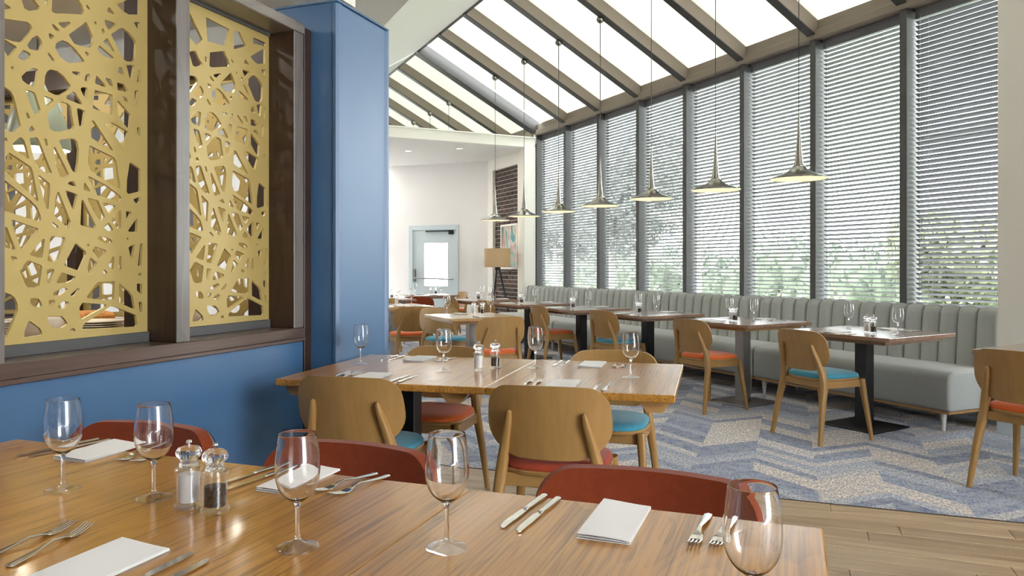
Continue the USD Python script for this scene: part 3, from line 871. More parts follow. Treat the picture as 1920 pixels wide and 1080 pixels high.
tub = Kind(build_tub)
tub('red velvet chair at the oak foreground table, nearest the camera on the right', (-0.315, 1.56, 0), 180, 'red chairs at the foreground table')
tub('red velvet chair in the middle of the foreground table, behind the second glass pair', (-1.115, 1.56, 0), 180, 'red chairs at the foreground table')
tub('red velvet chair beside the blue dado wall, at the left of the foreground table', (-1.845, 1.575, 0), 181, 'red chairs at the foreground table')

# ---------------------------------------------------------------- tables


def build_table(name, label, loc, rt, sx, sy, top, edge, base, base_at=(0, 0), tops=None, group=None, t=0.03, lower=True, bs=0.23, cat='table'):
    T = thing(name, label, cat, loc, rt, group)
    for (x0, x1) in (tops or [(-sx / 2, sx / 2)]):
        part(T, 'tabletop', cb(x0 + 0.0006, -sy / 2, 0.75 - t, x1 - 0.0006, sy / 2, 0.75, 0.003), top)
    if lower:
        part(T, 'underframe', cb(-sx / 2 + 0.05, -sy / 2 + 0.06, 0.75 - t - 0.028, sx / 2 - 0.07, sy / 2 - 0.06, 0.75 - t, 0.006), edge)
    for bx_, by_ in (base_at if isinstance(base_at, list) else [base_at]):
        part(T, 'pedestal', cb(bx_ - 0.05, by_ - 0.05, 0.012, bx_ + 0.05, by_ + 0.05, 0.75 - t - 0.012, 0.004), base)
        part(T, 'base_plate', cb(bx_ - bs, by_ - bs, 0.0, bx_ + bs, by_ + bs, 0.014, 0.004), base)
        part(T, 'top_plate', cb(bx_ - 0.2, by_ - 0.2, 0.75 - t - 0.034, bx_ + 0.2, by_ + 0.2, 0.75 - t - 0.0005, 0.003), base)
    return T


build_table('long_table', 'long honey oak table in the foreground, laid with stemmed glasses', (-1.005, 1.115, 0), 0, 2.13, 0.83, 'oak_table', 'oak_edge', 'black_metal', [(-0.62, 0), (0.68, 0)], [(-1.065, 0.346), (0.346, 1.065)])
MT = (-1.311, 3.309)
MR = 5.5
mid_t = build_table('long_table', 'long oak table of two joined tops beside the blue column', (MT[0], MT[1], 0), MR, 1.72, 0.96, 'oak_table', 'oak_edge', 'black_metal', [(-0.43, 0), (0.43, 0)], [(-0.86, 0.10), (0.10, 0.86)], lower=False)
for x in (-0.78, -0.05, 0.20, 0.78):
    for y in (-0.40, 0.40):
        part(mid_t, 'corner_block', hull([(x + a * w_, y + b * 0.03, z) for z, w_ in ((0.72, 0.07), (0.672, 0.03)) for a in (-1, 1) for b in (-1, 1)]), 'oak_edge')

# banquette tables: (n, w), material, base
TN = ['first', 'second', 'third', 'fourth', 'fifth', 'sixth', 'seventh']
BT = [((4.90, 2.50), 'walnut_table', 'black_metal'), ((4.93, 4.03), 'walnut_table', 'black_metal'), ((4.88, 5.34), 'walnut_table', 'steel'), ((4.77, 6.66), 'walnut_table', 'black_metal'),
      ((4.66, 7.86), 'walnut_table', 'black_metal'), ((4.64, 9.22), 'walnut_table', 'black_metal'), ((4.55, 10.5), 'walnut_table', 'black_metal')]
for i, ((n, w), top, base) in enumerate(BT):
    x, y = W(n, w)
    edge = 'oak_edge' if i == 2 else 'walnut_table'
    build_table('square_table', f'square dark wood table with {"steel" if base == "steel" else "black"} pedestal, {TN[i]} along the banquette from the right', (x, y, 0), WR + 6, 0.84, 0.88, top, edge, base, (0.10, 0.09) if i == 1 else (0.02, 0.0), group='tables along the banquette')
cw = [(4.42, 2.51, ch_orange, 'orange'), (4.425, 4.01, ch_blue, 'turquoise'), (4.42, 5.26, ch_orange, 'orange'), (4.44, 6.72, ch_blue, 'turquoise'), (4.36, 7.99, ch_orange, 'orange'), (4.30, 9.45, ch_rust, 'rust'), (4.25, 10.62, ch_orange, 'orange')]
for i, (n, w, k, c) in enumerate(cw):
    x, y = W(n, w)
    k(f'curved plywood chair with {c} seat pad at the {TN[i]} banquette table from the right', (x, y, 0), WR - 90 + (4, -3, 2, 5, -2, 3, 0)[i], f'{c} seated plywood chairs')


def mid(u, v):
    c, s = math.cos(math.radians(MR)), math.sin(math.radians(MR))
    return (MT[0] + u * c - v * s, MT[1] + u * s + v * c)


ch_blue('curved plywood chair with dark blue seat on the near side of the middle table, left', (-1.735, 2.90, 0), 5, 'turquoise seated plywood chairs')
ch_rust('curved plywood chair with rust red seat on the near side of the middle table, right', (-0.885, 2.955, 0), 5, 'rust seated plywood chairs')
ch_orange('curved plywood chair with orange seat on the far side of the middle table, left', (-1.80, 3.66, 0), 186, 'orange seated plywood chairs')
ch_blue('curved plywood chair with turquoise seat on the far side of the middle table, right', (-0.875, 3.78, 0), 183, 'turquoise seated plywood chairs')

# tables out in the room
x, y = W(2.93, 7.08)
build_table('square_table', 'square honey wood table with grey pedestal standing beyond the middle table', (x, y, 0), WR, 0.76, 0.78, 'honey_table', 'honey_table', 'steel', (0, 0), group='tables out in the room')
x, y = W(2.80, 9.38)
build_table('square_table', 'square honey wood table beside the far end of the blue column', (x, y, 0), WR, 0.80, 0.80, 'honey_table', 'honey_table', 'steel', (0, 0), group='tables out in the room')
x, y = W(3.25, 11.45)
build_table('square_table', 'far dark wood table with a small green plant, in front of the door', (x, y, 0), WR, 0.80, 0.80, 'walnut_table', 'walnut_table', 'black_metal', (0, 0), group='tables out in the room')
x, y = W(4.45, 12.75)
build_table('square_table', 'far dark wood table in the end room by the brick wall', (x, y, 0), WR, 0.85, 0.80, 'walnut_table', 'walnut_table', 'black_metal', (0, 0), group='tables out in the room')
for n, w, rt, k, lab in ((2.86, 6.42, 0, ch_orange, 'curved plywood chair with orange seat, back to the camera at the honey table'),
                         (2.88, 7.72, 180, ch_blue, 'curved plywood chair with turquoise seat facing the camera across the honey table'),
                         (2.72, 8.50, 0, ch_orange, 'curved plywood chair with orange seat right beside the blue column'),
                         (2.66, 10.02, 180, ch_blue, 'curved plywood chair with turquoise seat half hidden by the blue column'),
                         (2.98, 10.80, 20, ch_rust, 'far plywood chair with rust seat before the white door'),
                         (3.95, 13.0, 250, ch_orange, 'far plywood chair standing left of the end room table'),
                         (4.95, 12.9, 90, ch_orange, 'far plywood chair standing near the floor lamp')):
    x, y = W(n, w)
    k(lab, (x, y, 0), WR + rt)
x, y = W(1.62, 6.45)
tub('red velvet chair just showing past the edge of the blue column', (x, y, 0), WR + 175, 'red chairs farther back')
x, y = W(3.78, 11.52)
tub('far red velvet chair with dark shell at the table before the door', (x, y, 0), WR + 150, 'red chairs farther back')

# ---------------------------------------------------------------- tableware
GP = [(0, 0), (0.0365, 0), (0.0375, 0.0012), (0.036, 0.0028), (0.022, 0.0055), (0.010, 0.0095), (0.0052, 0.016), (0.0040, 0.026), (0.0038, 0.055), (0.0042, 0.072), (0.0065, 0.079), (0.015, 0.0845), (0.0255, 0.093), (0.0335, 0.106),
      (0.0378, 0.122), (0.0390, 0.138), (0.0382, 0.156), (0.0358, 0.176), (0.0322, 0.199), (0.0317, 0.2005), (0.0311, 0.199), (0.0347, 0.176), (0.0371, 0.156), (0.0379, 0.138), (0.0367, 0.122), (0.0324, 0.107), (0.0245, 0.0945), (0.0145, 0.0868), (0.0055, 0.0835), (0, 0.083)]


def smooth_profile(p, k=2):
    p = np.array(p)
    for _ in range(k):
        q = [p[0]]
        for a, b in zip(p[:-1], p[1:]):
            q += [a * 0.75 + b * 0.25, a * 0.25 + b * 0.75]
        q.append(p[-1])
        p = np.array(q)
    return p


def build_glass(label, loc, rt, group):
    t = thing('wine_glass', label, 'wine glass', loc, rt, group)
    part(t, 'foot', lathe(np.vstack([[0, 0], smooth_profile(GP[1:7], 1), [0, 0.0165]]), 40), 'glass_foot', 60)
    part(t, 'stem', lathe(np.vstack([[0, 0.0158], smooth_profile(GP[6:11], 1), [0, 0.0790]]), 20), 'glass_bowl', 60)
    part(t, 'bowl', lathe(smooth_profile(GP[10:-1], 1), 40), 'glass_bowl', True)
    return t


def mill_builder(kind):
    def build(label, loc, rt, group):
        t = thing(kind + '_mill', label, kind + ' mill', loc, rt, group)
        outer = [(0, 0), (0.027, 0), (0.0285, 0.002), (0.0285, 0.007), (0.0262, 0.0095), (0.0240, 0.0115), (0.0238, 0.072), (0.0258, 0.0738), (0.0275, 0.076), (0.0275, 0.080), (0.0255, 0.082), (0.0195, 0.0835)]
        inner = [(0.0195, 0.0818), (0.0212, 0.078), (0.0212, 0.014), (0.020, 0.0125), (0, 0.0125)]
        bd = part(t, 'body', lathe(outer + inner, 32), 'acrylic_wall', 30)
        h = 0.069 if kind == 'salt' else 0.052
        part(bd, 'filling', lathe([(0, 0.0128), (0.0206, 0.0135), (0.0207, h), (0.012, h + 0.002), (0, h + 0.002)], 24), kind, 40)
        cr = part(t, 'crown', lathe([(0, 0.084), (0.0185, 0.084), (0.0175, 0.090), (0.0155, 0.0945), (0.0165, 0.099), (0.0225, 0.104), (0.0245, 0.1105), (0.0235, 0.117), (0.0195, 0.1225), (0.012, 0.125), (0, 0.1255)], 48, (7, 0.055)), 'acrylic', True)
        part(cr, 'spindle', cat_(tube([(0, 0, 0.1258), (0, 0, 0.130)], 0.0022, 8), lathe([(0, 0.129), (0.0045, 0.130), (0.0062, 0.133), (0.0045, 0.137), (0, 0.138)], 16)), 'cutlery_steel', 40)
        return t
    return build


def build_knife(label, loc, rt, group):
    # tip towards +y, handle towards -y
    t = thing('table_knife', label, 'knife', loc, rt, group)
    hp = np.array([(0, -0.110), (0, -0.106), (0, -0.08), (0, -0.04), (0, -0.012), (0, -0.004)])
    wv = [0.004, 0.0078, 0.0085, 0.0072, 0.006, 0.0045]
    part(t, 'handle', loft([np.c_[sup(w_, 0.0032, 0.8, 14)[:, 0], np.full(14, y_), sup(w_, 0.0032, 0.8, 14)[:, 1] + 0.0036] for (_, y_), w_ in zip(hp, wv)]), 'cutlery_steel', True)
    bl = Polygon([(-0.005, -0.006), (0.005, -0.006), (0.0085, 0.004), (0.0092, 0.06), (0.0085, 0.085), (0.005, 0.104), (-0.002, 0.112), (-0.0062, 0.108), (-0.0068, 0.06), (-0.0062, 0.006)])
    part(t, 'blade', slab(bl, 0.0016, 0.0022), 'cutlery_steel')
    return t


def build_fork(label, loc, rt, group):
    t = thing('table_fork', label, 'fork', loc, rt, group)
    ys = [-0.10, -0.096, -0.07, -0.03, 0.0, 0.02, 0.034]
    zs = [0.0022, 0.0022, 0.003, 0.006, 0.0095, 0.0075, 0.004]
    wv = [0.0045, 0.0088, 0.0085, 0.0048, 0.0034, 0.0052, 0.0098]
    part(t, 'handle', loft([np.c_[sup(w_, 0.0017, 0.8, 12)[:, 0], np.full(12, y_), sup(w_, 0.0017, 0.8, 12)[:, 1] + z_] for y_, z_, w_ in zip(ys, zs, wv)]), 'cutlery_steel', True)
    ty, tz = [0.031, 0.040, 0.052, 0.07, 0.086, 0.092], [0.0045, 0.0026, 0.0022, 0.0042, 0.0082, 0.0105]
    t0, t = t, part(t, 'head', loft([np.c_[sup(w_, 0.0013, 0.7, 12)[:, 0], np.full(12, y_), sup(w_, 0.0013, 0.7, 12)[:, 1] + z_] for y_, z_, w_ in zip(ty[:3], tz[:3], (0.0095, 0.0122, 0.0122))]), 'cutlery_steel', True)
    for k in range(4):
        x = -0.0096 + 0.0064 * k
        part(t, 'tine', loft([np.c_[sup(w_, 0.0011, 0.7, 8)[:, 0] + x, np.full(8, y_), sup(w_, 0.0011, 0.7, 8)[:, 1] + z_] for y_, z_, w_ in zip(ty[2:], tz[2:], (0.0024, 0.0021, 0.0015, 0.0006))]), 'cutlery_steel', True)
    return t0


wine, salt, pepper_, knife, fork = Kind(build_glass), Kind(mill_builder('salt')), Kind(mill_builder('pepper')), Kind(build_knife), Kind(build_fork)
TZ = 0.7502


def napkin(label, x, y, deg, w=0.10, l=0.205, group='folded paper napkins', seed=0):
    r = random.Random(int(1000 * x) + seed)
    nu, nv = 7, 11
    layers = []
    for k in range(3):
        zz = 0.0004 + 0.0016 * k
        T, Bm = [], []
        for j in range(nv):
            for i in range(nu):
                u, v = i / (nu - 1), j / (nv - 1)
                px, py = (u - 0.5) * w * (1 - 0.006 * k), (v - 0.5) * l * (1 - 0.004 * k)
                lift = 0.0016 * k * (0.5 + 0.5 * math.sin(3.1 * u + 2 * v + seed)) + 0.0016 * k * (1 - u)
                T.append((px, py, zz + 0.0012 + lift))
                Bm.append((px, py, zz + lift))
        n = nu * nv
        f = [(a, b, c) for a, b, c in grid_faces(nu, nv)] + [(n + a, n + c, n + b) for a, b, c in grid_faces(nu, nv)]
        rim = list(range(nu)) + [j * nu + nu - 1 for j in range(1, nv)] + [(nv - 1) * nu + i for i in range(nu - 2, -1, -1)] + [j * nu for j in range(nv - 2, 0, -1)]
        for p, q in zip(rim, rim[1:] + rim[:1]):
            f += [(p, n + p, q), (q, n + p, n + q)]
        layers.append(trimesh.Trimesh(np.array(T + Bm), np.array(f), process=False))
    return solo('paper_napkin', label, 'napkin', cat_(*layers), 'napkin_paper', (x, y, TZ), deg, group, smooth=40)


def aim(a, b):
    """centre and rotation for cutlery whose tip is at a and handle end at b"""
    dx, dy = a[0] - b[0], a[1] - b[1]
    return ((a[0] + b[0]) / 2, (a[1] + b[1]) / 2), math.degrees(math.atan2(dy, dx)) - 90


def lay(kind, label, tip, handle, group):
    (x, y), r = aim(tip, handle)
    kind(label, (x, y, TZ), r, group)


FG = 'foreground table'
for (x, y), lab in (((-1.498, 1.214), 'clear wine glass at the far left of the foreground table, by the blue wall'), ((-1.265, 1.238), 'clear wine glass just left of the salt mill on the foreground table'),
                    ((-0.806, 1.106), 'clear wine glass on the foreground table in front of the middle red chair'), ((-0.560, 1.194), 'clear wine glass on the foreground table beside the table joint'),
                    ((-0.046, 1.05), 'clear wine glass nearest the camera, at the right end of the foreground table')):
    wine(lab, (x, y, TZ), 0, 'wine glasses on the foreground table')
salt('clear salt mill filled with white salt on the foreground table', (-1.150, 1.216, TZ), 10, 'salt mills')
pepper_('clear pepper mill filled with black peppercorns on the foreground table', (-1.080, 1.212, TZ), 30, 'pepper mills')
napkin('folded white napkin at the far left place of the foreground table', -1.712, 1.497, 3, 0.105, 0.195)
napkin('folded white napkin before the middle red chair on the foreground table', -1.055, 1.457, 1, 0.085, 0.205)
napkin('folded white napkin before the right red chair on the foreground table', -0.312, 1.425, 0, 0.098, 0.216)
napkin('folded white napkin at the front edge of the foreground table', -1.058, 0.915, 0, 0.108, 0.205)
lay(knife, 'steel knife at the far left place, the one nearer the wall', (-1.872, 1.385), (-1.838, 1.60), 'knives on the foreground table')
lay(knife, 'steel knife at the far left place, the one nearer the napkin', (-1.836, 1.390), (-1.800, 1.605), 'knives on the foreground table')
lay(fork, 'steel fork at the far left place, nearer the napkin', (-1.572, 1.425), (-1.640, 1.60), 'forks on the foreground table')
lay(fork, 'steel fork at the far left place, farther from the napkin', (-1.528, 1.430), (-1.590, 1.608), 'forks on the foreground table')
lay(knife, 'steel knife behind the pepper mill, left one of the pair', (-1.203, 1.350), (-1.175, 1.565), 'knives on the foreground table')
lay(knife, 'steel knife behind the pepper mill, right one of the pair', (-1.158, 1.335), (-1.135, 1.55), 'knives on the foreground table')
lay(fork, 'steel fork right of the middle place napkin, nearer the napkin', (-0.968, 1.375), (-0.918, 1.56), 'forks on the foreground table')
lay(fork, 'steel fork right of the middle place napkin, nearer the joint', (-0.915, 1.365), (-0.882, 1.555), 'forks on the foreground table')
lay(knife, 'steel knife left of the right place napkin, nearer the joint', (-0.506, 1.315), (-0.490, 1.54), 'knives on the foreground table')
lay(knife, 'steel knife left of the right place napkin, nearer the napkin', (-0.470, 1.305), (-0.457, 1.53), 'knives on the foreground table')
lay(fork, 'steel fork right of the right place napkin, seen clear of the glass', (-0.160, 1.336), (-0.150, 1.53), 'forks on the foreground table')
lay(fork, 'steel fork right of the right place napkin, seen beside the glass bowl', (-0.124, 1.342), (-0.108, 1.53), 'forks on the foreground table')
lay(fork, 'steel fork at the front left edge, the upper one in the photo', (-1.275, 1.057), (-1.262, 0.865), 'forks on the foreground table')
lay(fork, 'steel fork at the front left edge, the lower one in the photo', (-1.237, 1.060), (-1.195, 0.872), 'forks on the foreground table')
lay(knife, 'steel knife at the front edge beside the napkin, left one', (-0.955, 1.020), (-0.953, 0.80), 'knives on the foreground table')
lay(knife, 'steel knife at the front edge beside the napkin, right one', (-0.908, 1.005), (-0.908, 0.785), 'knives on the foreground table')

for (x, y), lab in (((-2.029, 3.307), 'wine glass on the middle table nearest the blue column'), ((-1.520, 3.205), 'wine glass left of the salt mill on the middle table'),
                    ((-1.158, 3.477), 'wine glass right of the pepper mill on the middle table'), ((-0.660, 3.321), 'wine glass near the right end of the middle table')):
    wine(lab, (x, y, TZ), 0, 'wine glasses on the middle table')
salt('clear salt mill on the middle table', (-1.385, 3.305, TZ), 20, 'salt mills')
pepper_('clear pepper mill on the middle table', (-1.335, 3.395, TZ), 10, 'pepper mills')
for u, v, lab in ((-0.47, -0.335, 'folded napkin at the near left place of the middle table'), (0.40, -0.33, 'folded napkin at the near right place of the middle table'),
                  (-0.50, 0.33, 'folded napkin at the far left place of the middle table'), (0.42, 0.335, 'folded napkin at the far right place of the middle table')):
    x, y = mid(u, v)
    napkin(lab, x, y, MR, 0.115, 0.21, 'folded paper napkins', 3)
for u, v, sgn, side in ((-0.47, -0.33, 1, 'near left'), (0.40, -0.33, 1, 'near right'), (-0.50, 0.33, -1, 'far left'), (0.42, 0.33, -1, 'far right')):
    for q, d in enumerate((-0.155, -0.115)):
        lay(fork, f'steel fork at the {side} place of the middle table, {"outer" if q == 0 else "inner"} one', mid(u + sgn * d, v + sgn * 0.09), mid(u + sgn * d, v - sgn * 0.10), 'forks on the middle table')
    for q, d in enumerate((0.14, 0.18)):
        lay(knife, f'steel knife at the {side} place of the middle table, {"inner" if q == 0 else "outer"} one', mid(u + sgn * d, v + sgn * 0.10), mid(u + sgn * d, v - sgn * 0.12), 'knives on the middle table')

for i in range(1, 7):
    (n, w), _, _ = BT[i]
    nm = f'{TN[i]} sofa table from right'
    P = lambda a, b: W(n + a, w + b)
    x, y = P(0.05, 0.21)
    wine(f'wine glass on the far side of the {nm}', (x, y, TZ), 0, 'wine glasses along the banquette')
    x, y = P(0.06 if i > 1 else -0.10, -0.10 if i > 1 else -0.34)
    wine(f'wine glass on the near side of the {nm}', (x, y, TZ), 0, 'wine glasses along the banquette')
    x, y = P(-0.10, -0.08 if i == 1 else 0.02)
    salt(f'salt mill on the {nm}', (x, y, TZ), 0, 'salt mills')
    x, y = P(-0.13, -0.16 if i == 1 else -0.06)
    pepper_(f'pepper mill on the {nm}', (x, y, TZ), 15, 'pepper mills')
    for s, sd in ((-1, 'chair'), (1, 'sofa')):
        x, y = P(s * 0.30, 0.02)
        napkin(f'folded napkin at the {sd} side of the {nm}', x, y, WR - 90 + 4, 0.11, 0.19, 'folded paper napkins', i)
        if i <= 3:
            for q, d in enumerate((0.11, 0.15)):
                lay(fork, f'steel fork at the {sd} side of the {nm}, {"inner" if q == 0 else "outer"}', P(s * 0.21, -s * d), P(s * 0.39, -s * d), 'forks along the banquette')
                lay(knife, f'steel knife at the {sd} side of the {nm}, {"inner" if q == 0 else "outer"}', P(s * 0.20, s * d), P(s * 0.40, s * d), 'knives along the banquette')
for (n, w), nm in (((2.93, 7.08), 'honey table beyond the middle table'), ((2.80, 9.38), 'honey table at the column end'), ((3.25, 11.45), 'far table before the door'), ((4.45, 12.75), 'far table by the brick wall')):
    for a, b, s in ((-0.20, 0.20, 'left'), (0.30, 0.22, 'right')):
        x, y = W(n + a, w + b)
        wine(f'{s} wine glass on the {nm}', (x, y, TZ), 0, 'wine glasses farther back')
    x, y = W(n + 0.06, w + 0.10)
    salt(f'salt mill on the {nm}', (x, y, TZ), 0, 'salt mills')
    x, y = W(n + 0.15, w + 0.08)
    pepper_(f'pepper mill on the {nm}', (x, y, TZ), 0, 'pepper mills')
    for s, sd in ((-1, 'near'), (1, 'far')):
        x, y = W(n - 0.02, w + s * 0.27)
        napkin(f'folded napkin at the {sd} side of the {nm}', x, y, WR, 0.11, 0.18, 'folded paper napkins', 5)

# ---------------------------------------------------------------- pendant lamps over the banquette tables


def build_pendant(label, loc, rt, group):
    t = thing('pendant_lamp', label, 'pendant lamp', loc, rt, group)   # origin at the rim
    cone = [(0.228, -0.006), (0.230, 0.0), (0.228, 0.004), (0.19, 0.019), (0.14, 0.036), (0.095, 0.056), (0.066, 0.078), (0.052, 0.098), (0.046, 0.106), (0.0375, 0.112), (0.031, 0.16), (0.0225, 0.24), (0.0155, 0.34), (0.0095, 0.45), (0.005, 0.545), (0.0025, 0.56), (0, 0.56)]
    t0, t = t, part(t, 'shade', lathe(cone, 48), 'lamp_nickel', 35)
    part(t, 'collar', lathe([(0.048, 0.098), (0.0505, 0.100), (0.0505, 0.106), (0.046, 0.108)], 36), 'lamp_nickel', 30)
    part(t, 'diffuser', lathe([(0.224, -0.004), (0.15, -0.003), (0, -0.002), (0, 0.004), (0.15, 0.004), (0.224, 0.0)], 36), 'lamp_glow')
    t = t0
    top = zr(4.83) - 0.035 - loc[2]
    part(t, 'cord', tube([(0, 0, 0.555), (0, 0, top)], 0.0034, 6), 'black_metal')
    part(t, 'ceiling_ball', mv(trimesh.creation.icosphere(3, 0.046), z=top), 'lamp_nickel', True)
    part(t, 'mount', tube([(0, 0, top + 0.02), (0, 0, top + 0.05)], 0.02, 10), 'frame_dark')
    return t


pend = Kind(build_pendant)
for k in range(7):
    x, y = W(4.83, 4.61 + BAY * k)
    pend(f'conical metal pendant lamp, {ORD[k]} from the right in the row', (x, y, 1.975), 0, 'metal pendant lamps')

# ---------------------------------------------------------------- end room: lamp, picture, spots
x, y = W(5.60, 12.35)
fl_ = thing('floor_lamp', 'tripod floor lamp with beige drum shade before the brick wall', 'floor lamp', (x, y, 0))
part(fl_, 'shade', lathe([(0.235, 1.24), (0.235, 1.575), (0.232, 1.575), (0.232, 1.24), (0.235, 1.24)], 40), 'lamp_linen', 30)
for k in range(3):
    a = k * 2 * math.pi / 3 + 0.4
    part(fl_, 'leg', tube([(0.30 * math.cos(a), 0.30 * math.sin(a), 0), (0.03 * math.cos(a), 0.03 * math.sin(a), 1.22)], [0.013, 0.018], 8), 'black_metal', True)
part(fl_, 'hub', lathe([(0, 1.19), (0.05, 1.19), (0.05, 1.25), (0.012, 1.26), (0.012, 1.36), (0, 1.36)], 16), 'black_metal', 30)
part(fl_, 'bulb', mv(trimesh.creation.icosphere(2, 0.045), z=1.40), 'bulb_glow', True)
pc = thing('framed_picture', 'pale framed abstract picture hanging on the brick wall behind the lamp', 'picture', W(NS + 0.05, 12.62) + (1.62,), WR)
part(pc, 'frame', cat_(bx(-0.03, -0.36, -0.42, 0, -0.32, 0.42), bx(-0.03, 0.32, -0.42, 0, 0.36, 0.42), bx(-0.03, -0.32, 0.38, 0, 0.32, 0.42), bx(-0.03, -0.32, -0.42, 0, 0.32, -0.38)), 'cream_paint')
part(pc, 'print', bx(-0.015, -0.319, -0.379, -0.005, 0.319, 0.379), 'abstract_print')


def build_spot(label, loc, rt, group):
    t = thing('recessed_downlight', label, 'ceiling light', loc, rt, group)
    part(t, 'trim_ring', lathe([(0.075, 0.0), (0.075, -0.008), (0.05, -0.006), (0.05, 0.0)], 24), 'white_paint', 30)
    part(t, 'lens', lathe([(0, -0.003), (0.05, -0.003), (0.05, -0.001), (0, -0.001)], 20), 'spot_glow')
    return t


spot = Kind(build_spot)
for n, w, lab in ((3.62, 13.2, 'small round recessed downlight in the end room ceiling, by the column edge'), (4.12, 12.95, 'small round recessed downlight in the middle of the end room ceiling'), (4.85, 12.3, 'small round recessed fitting in the end room ceiling, nearest the gable beam')):
    spot(lab, W(n, w) + (3.32,), 0, 'recessed downlights')
dl = thing('ceiling', kind='structure')
for i, (x, y, z) in enumerate(DOWN):
    part(dl, 'downlight_trim', mv(lathe([(0.075, 0.0), (0.075, -0.008), (0.06, -0.006), (0.06, 0.0)], 24), x, y, z), 'white_paint', 30)
for i, (x, y, z) in []:
    spot(f'round recessed downlight over the {"camera side of the room" if z > 3 and y < 4 else "serving counter behind the blue partition" if z < 3 else "room beyond the far partition"}, lamp {i + 1} counted from the camera', (x, y, z), 0, 'recessed downlights')

# ---------------------------------------------------------------- serving counter behind the blue partition
ct = thing('serving_counter', 'pale topped serving counter behind the gold screens', 'counter', (0, 0, 0))
part(ct, 'worktop', cb(-3.75, 0.3, 0.90, -2.70, 3.58, 0.935, 0.004), 'honey_table')
part(ct, 'cabinet', cb(-3.70, 0.3, 0.0, -2.72, 3.58, 0.90, 0.004), 'walnut')
plate_p = [(0, 0), (0.06, 0), (0.065, 0.004), (0.095, 0.010), (0.125, 0.017), (0.124, 0.020), (0.094, 0.014), (0.062, 0.008), (0, 0.007)]


def build_plate(label, loc, rt, group):
    t = thing('dinner_plate', label, 'plate', loc, rt, group)
    part(t, 'plate_body', lathe(plate_p, 36), 'crockery', 40)
    return t


plate = Kind(build_plate)
for sx, sy, nn, nm in ((-3.02, 2.06, 8, 'left stack behind the nearer screen'), (-3.02, 2.62, 5, 'right stack behind the nearer screen')):
    for k in range(nn):
        plate(f'cream dinner plate in the {nm}, {ORD[k]} from the bottom', (sx, sy, 0.9355 + k * 0.0095), 0, 'stacked cream plates')


def build_bowl(label, loc, rt, group):
    t = thing('serving_bowl', label, 'bowl', loc, rt, group)
    part(t, 'bowl_body', lathe([(0, 0), (0.05, 0), (0.085, 0.02), (0.11, 0.06), (0.115, 0.085), (0.111, 0.085), (0.10, 0.05), (0.07, 0.02), (0, 0.012)], 32), 'crockery', 40)
    return t


bowl = Kind(build_bowl)
bowl('cream bowl seen low through the nearer gold screen', (-3.04, 2.33, 0.9355), 0, 'cream bowls')
bowl('cream bowl seen low through the screen beside the column', (-2.95, 3.06, 0.9355), 0, 'cream bowls')
bb = thing('bread_basket', 'wicker basket holding brown loaves on the serving counter', 'basket', (-3.52, 2.95, 0.9355), 0)
part(bb, 'basket_tray', lathe([(0, 0), (0.13, 0), (0.16, 0.05), (0.155, 0.052), (0.125, 0.008), (0, 0.008)], 24), 'basket', 30)
for k, (lx, ly, a) in enumerate(((-0.05, -0.04, 20), (0.05, 0.03, 35))):
    lf = solo('bread_loaf', f'brown bread loaf in the wicker basket, {"left" if k == 0 else "right"} one', 'bread', loft([np.c_[np.full(14, xx), sup(0.042 * s, 0.034 * s, 0.8, 14)] for xx, s in ((-0.11, 0.25), (-0.10, 0.6), (-0.06, 0.95), (0, 1.0), (0.06, 0.95), (0.10, 0.6), (0.11, 0.25))]), 'bread', (-3.52 + lx, 2.95 + ly, 0.9355 + 0.043), a, 'bread loaves', 60)
yb = thing('cake_box', 'yellow round topped box on the serving counter', 'box', (-3.22, 3.10, 0.9355), 20)
part(yb, 'box_body', cb(-0.08, -0.10, 0, 0.08, 0.10, 0.10, 0.02), 'yellow_box')
part(yb, 'lid', cb(-0.083, -0.103, 0.10, 0.083, 0.103, 0.125, 0.01), 'basket')

dm = thing('dome_pendant', 'sage green dome pendant lamp hanging behind the nearer gold screen', 'pendant lamp', (-3.66, 2.82, 1.85), 0)
part(dm, 'shade', lathe([(0.150, 0.0), (0.152, 0.004), (0.148, 0.06), (0.125, 0.16), (0.085, 0.25), (0.05, 0.30), (0.03, 0.345), (0.0, 0.35)], 36), 'dome_green', 40)
part(dm, 'liner', lathe([(0.147, 0.001), (0.142, 0.06), (0.12, 0.155), (0.08, 0.24), (0, 0.28)], 36), 'crockery', 40)
part(dm, 'bulb', mv(trimesh.creation.icosphere(2, 0.05), z=0.045), 'bulb_glow', True)
part(dm, 'cord', tube([(0, 0, 0.345), (0, 0, 0.918)], 0.004, 8), 'black_metal')


def pot_plant(label, loc, blades, h, spread, pot_r, pot_h, wide, seed, mat='leaf_dark'):
    t = thing('potted_plant', label, 'plant', loc, 0)
    part(t, 'pot', lathe([(0, 0), (pot_r * 0.8, 0), (pot_r, pot_h), (pot_r * 0.92, pot_h), (pot_r * 0.85, pot_h * 0.9), (0, pot_h * 0.9)], 28), 'dark_pot', 30)
    r = random.Random(seed)
    ms = []
    for k in range(blades):
        a, s = r.uniform(0, 6.28), spread * math.sqrt(r.random())
        hh = h * r.uniform(0.65, 1.0)
        b0 = np.array([pot_r * 0.5 * r.uniform(-1, 1), pot_r * 0.5 * r.uniform(-1, 1), pot_h * 0.88])
        p = [b0, b0 + np.array([s * 0.35 * math.cos(a), s * 0.35 * math.sin(a), hh * 0.55]), b0 + np.array([s * math.cos(a), s * math.sin(a), hh])]
        sd = np.array([-math.sin(a), math.cos(a), 0]) * wide
        v = np.array([p[0] - sd * 0.6, p[0] + sd * 0.6, p[1] - sd, p[1] + sd, p[2]])
        ms.append(trimesh.Trimesh(v, np.array([(0, 1, 3), (0, 3, 2), (2, 3, 4)]), process=False))
    part(t, 'foliage', cat_(*ms), mat, kind='stuff')
    return t


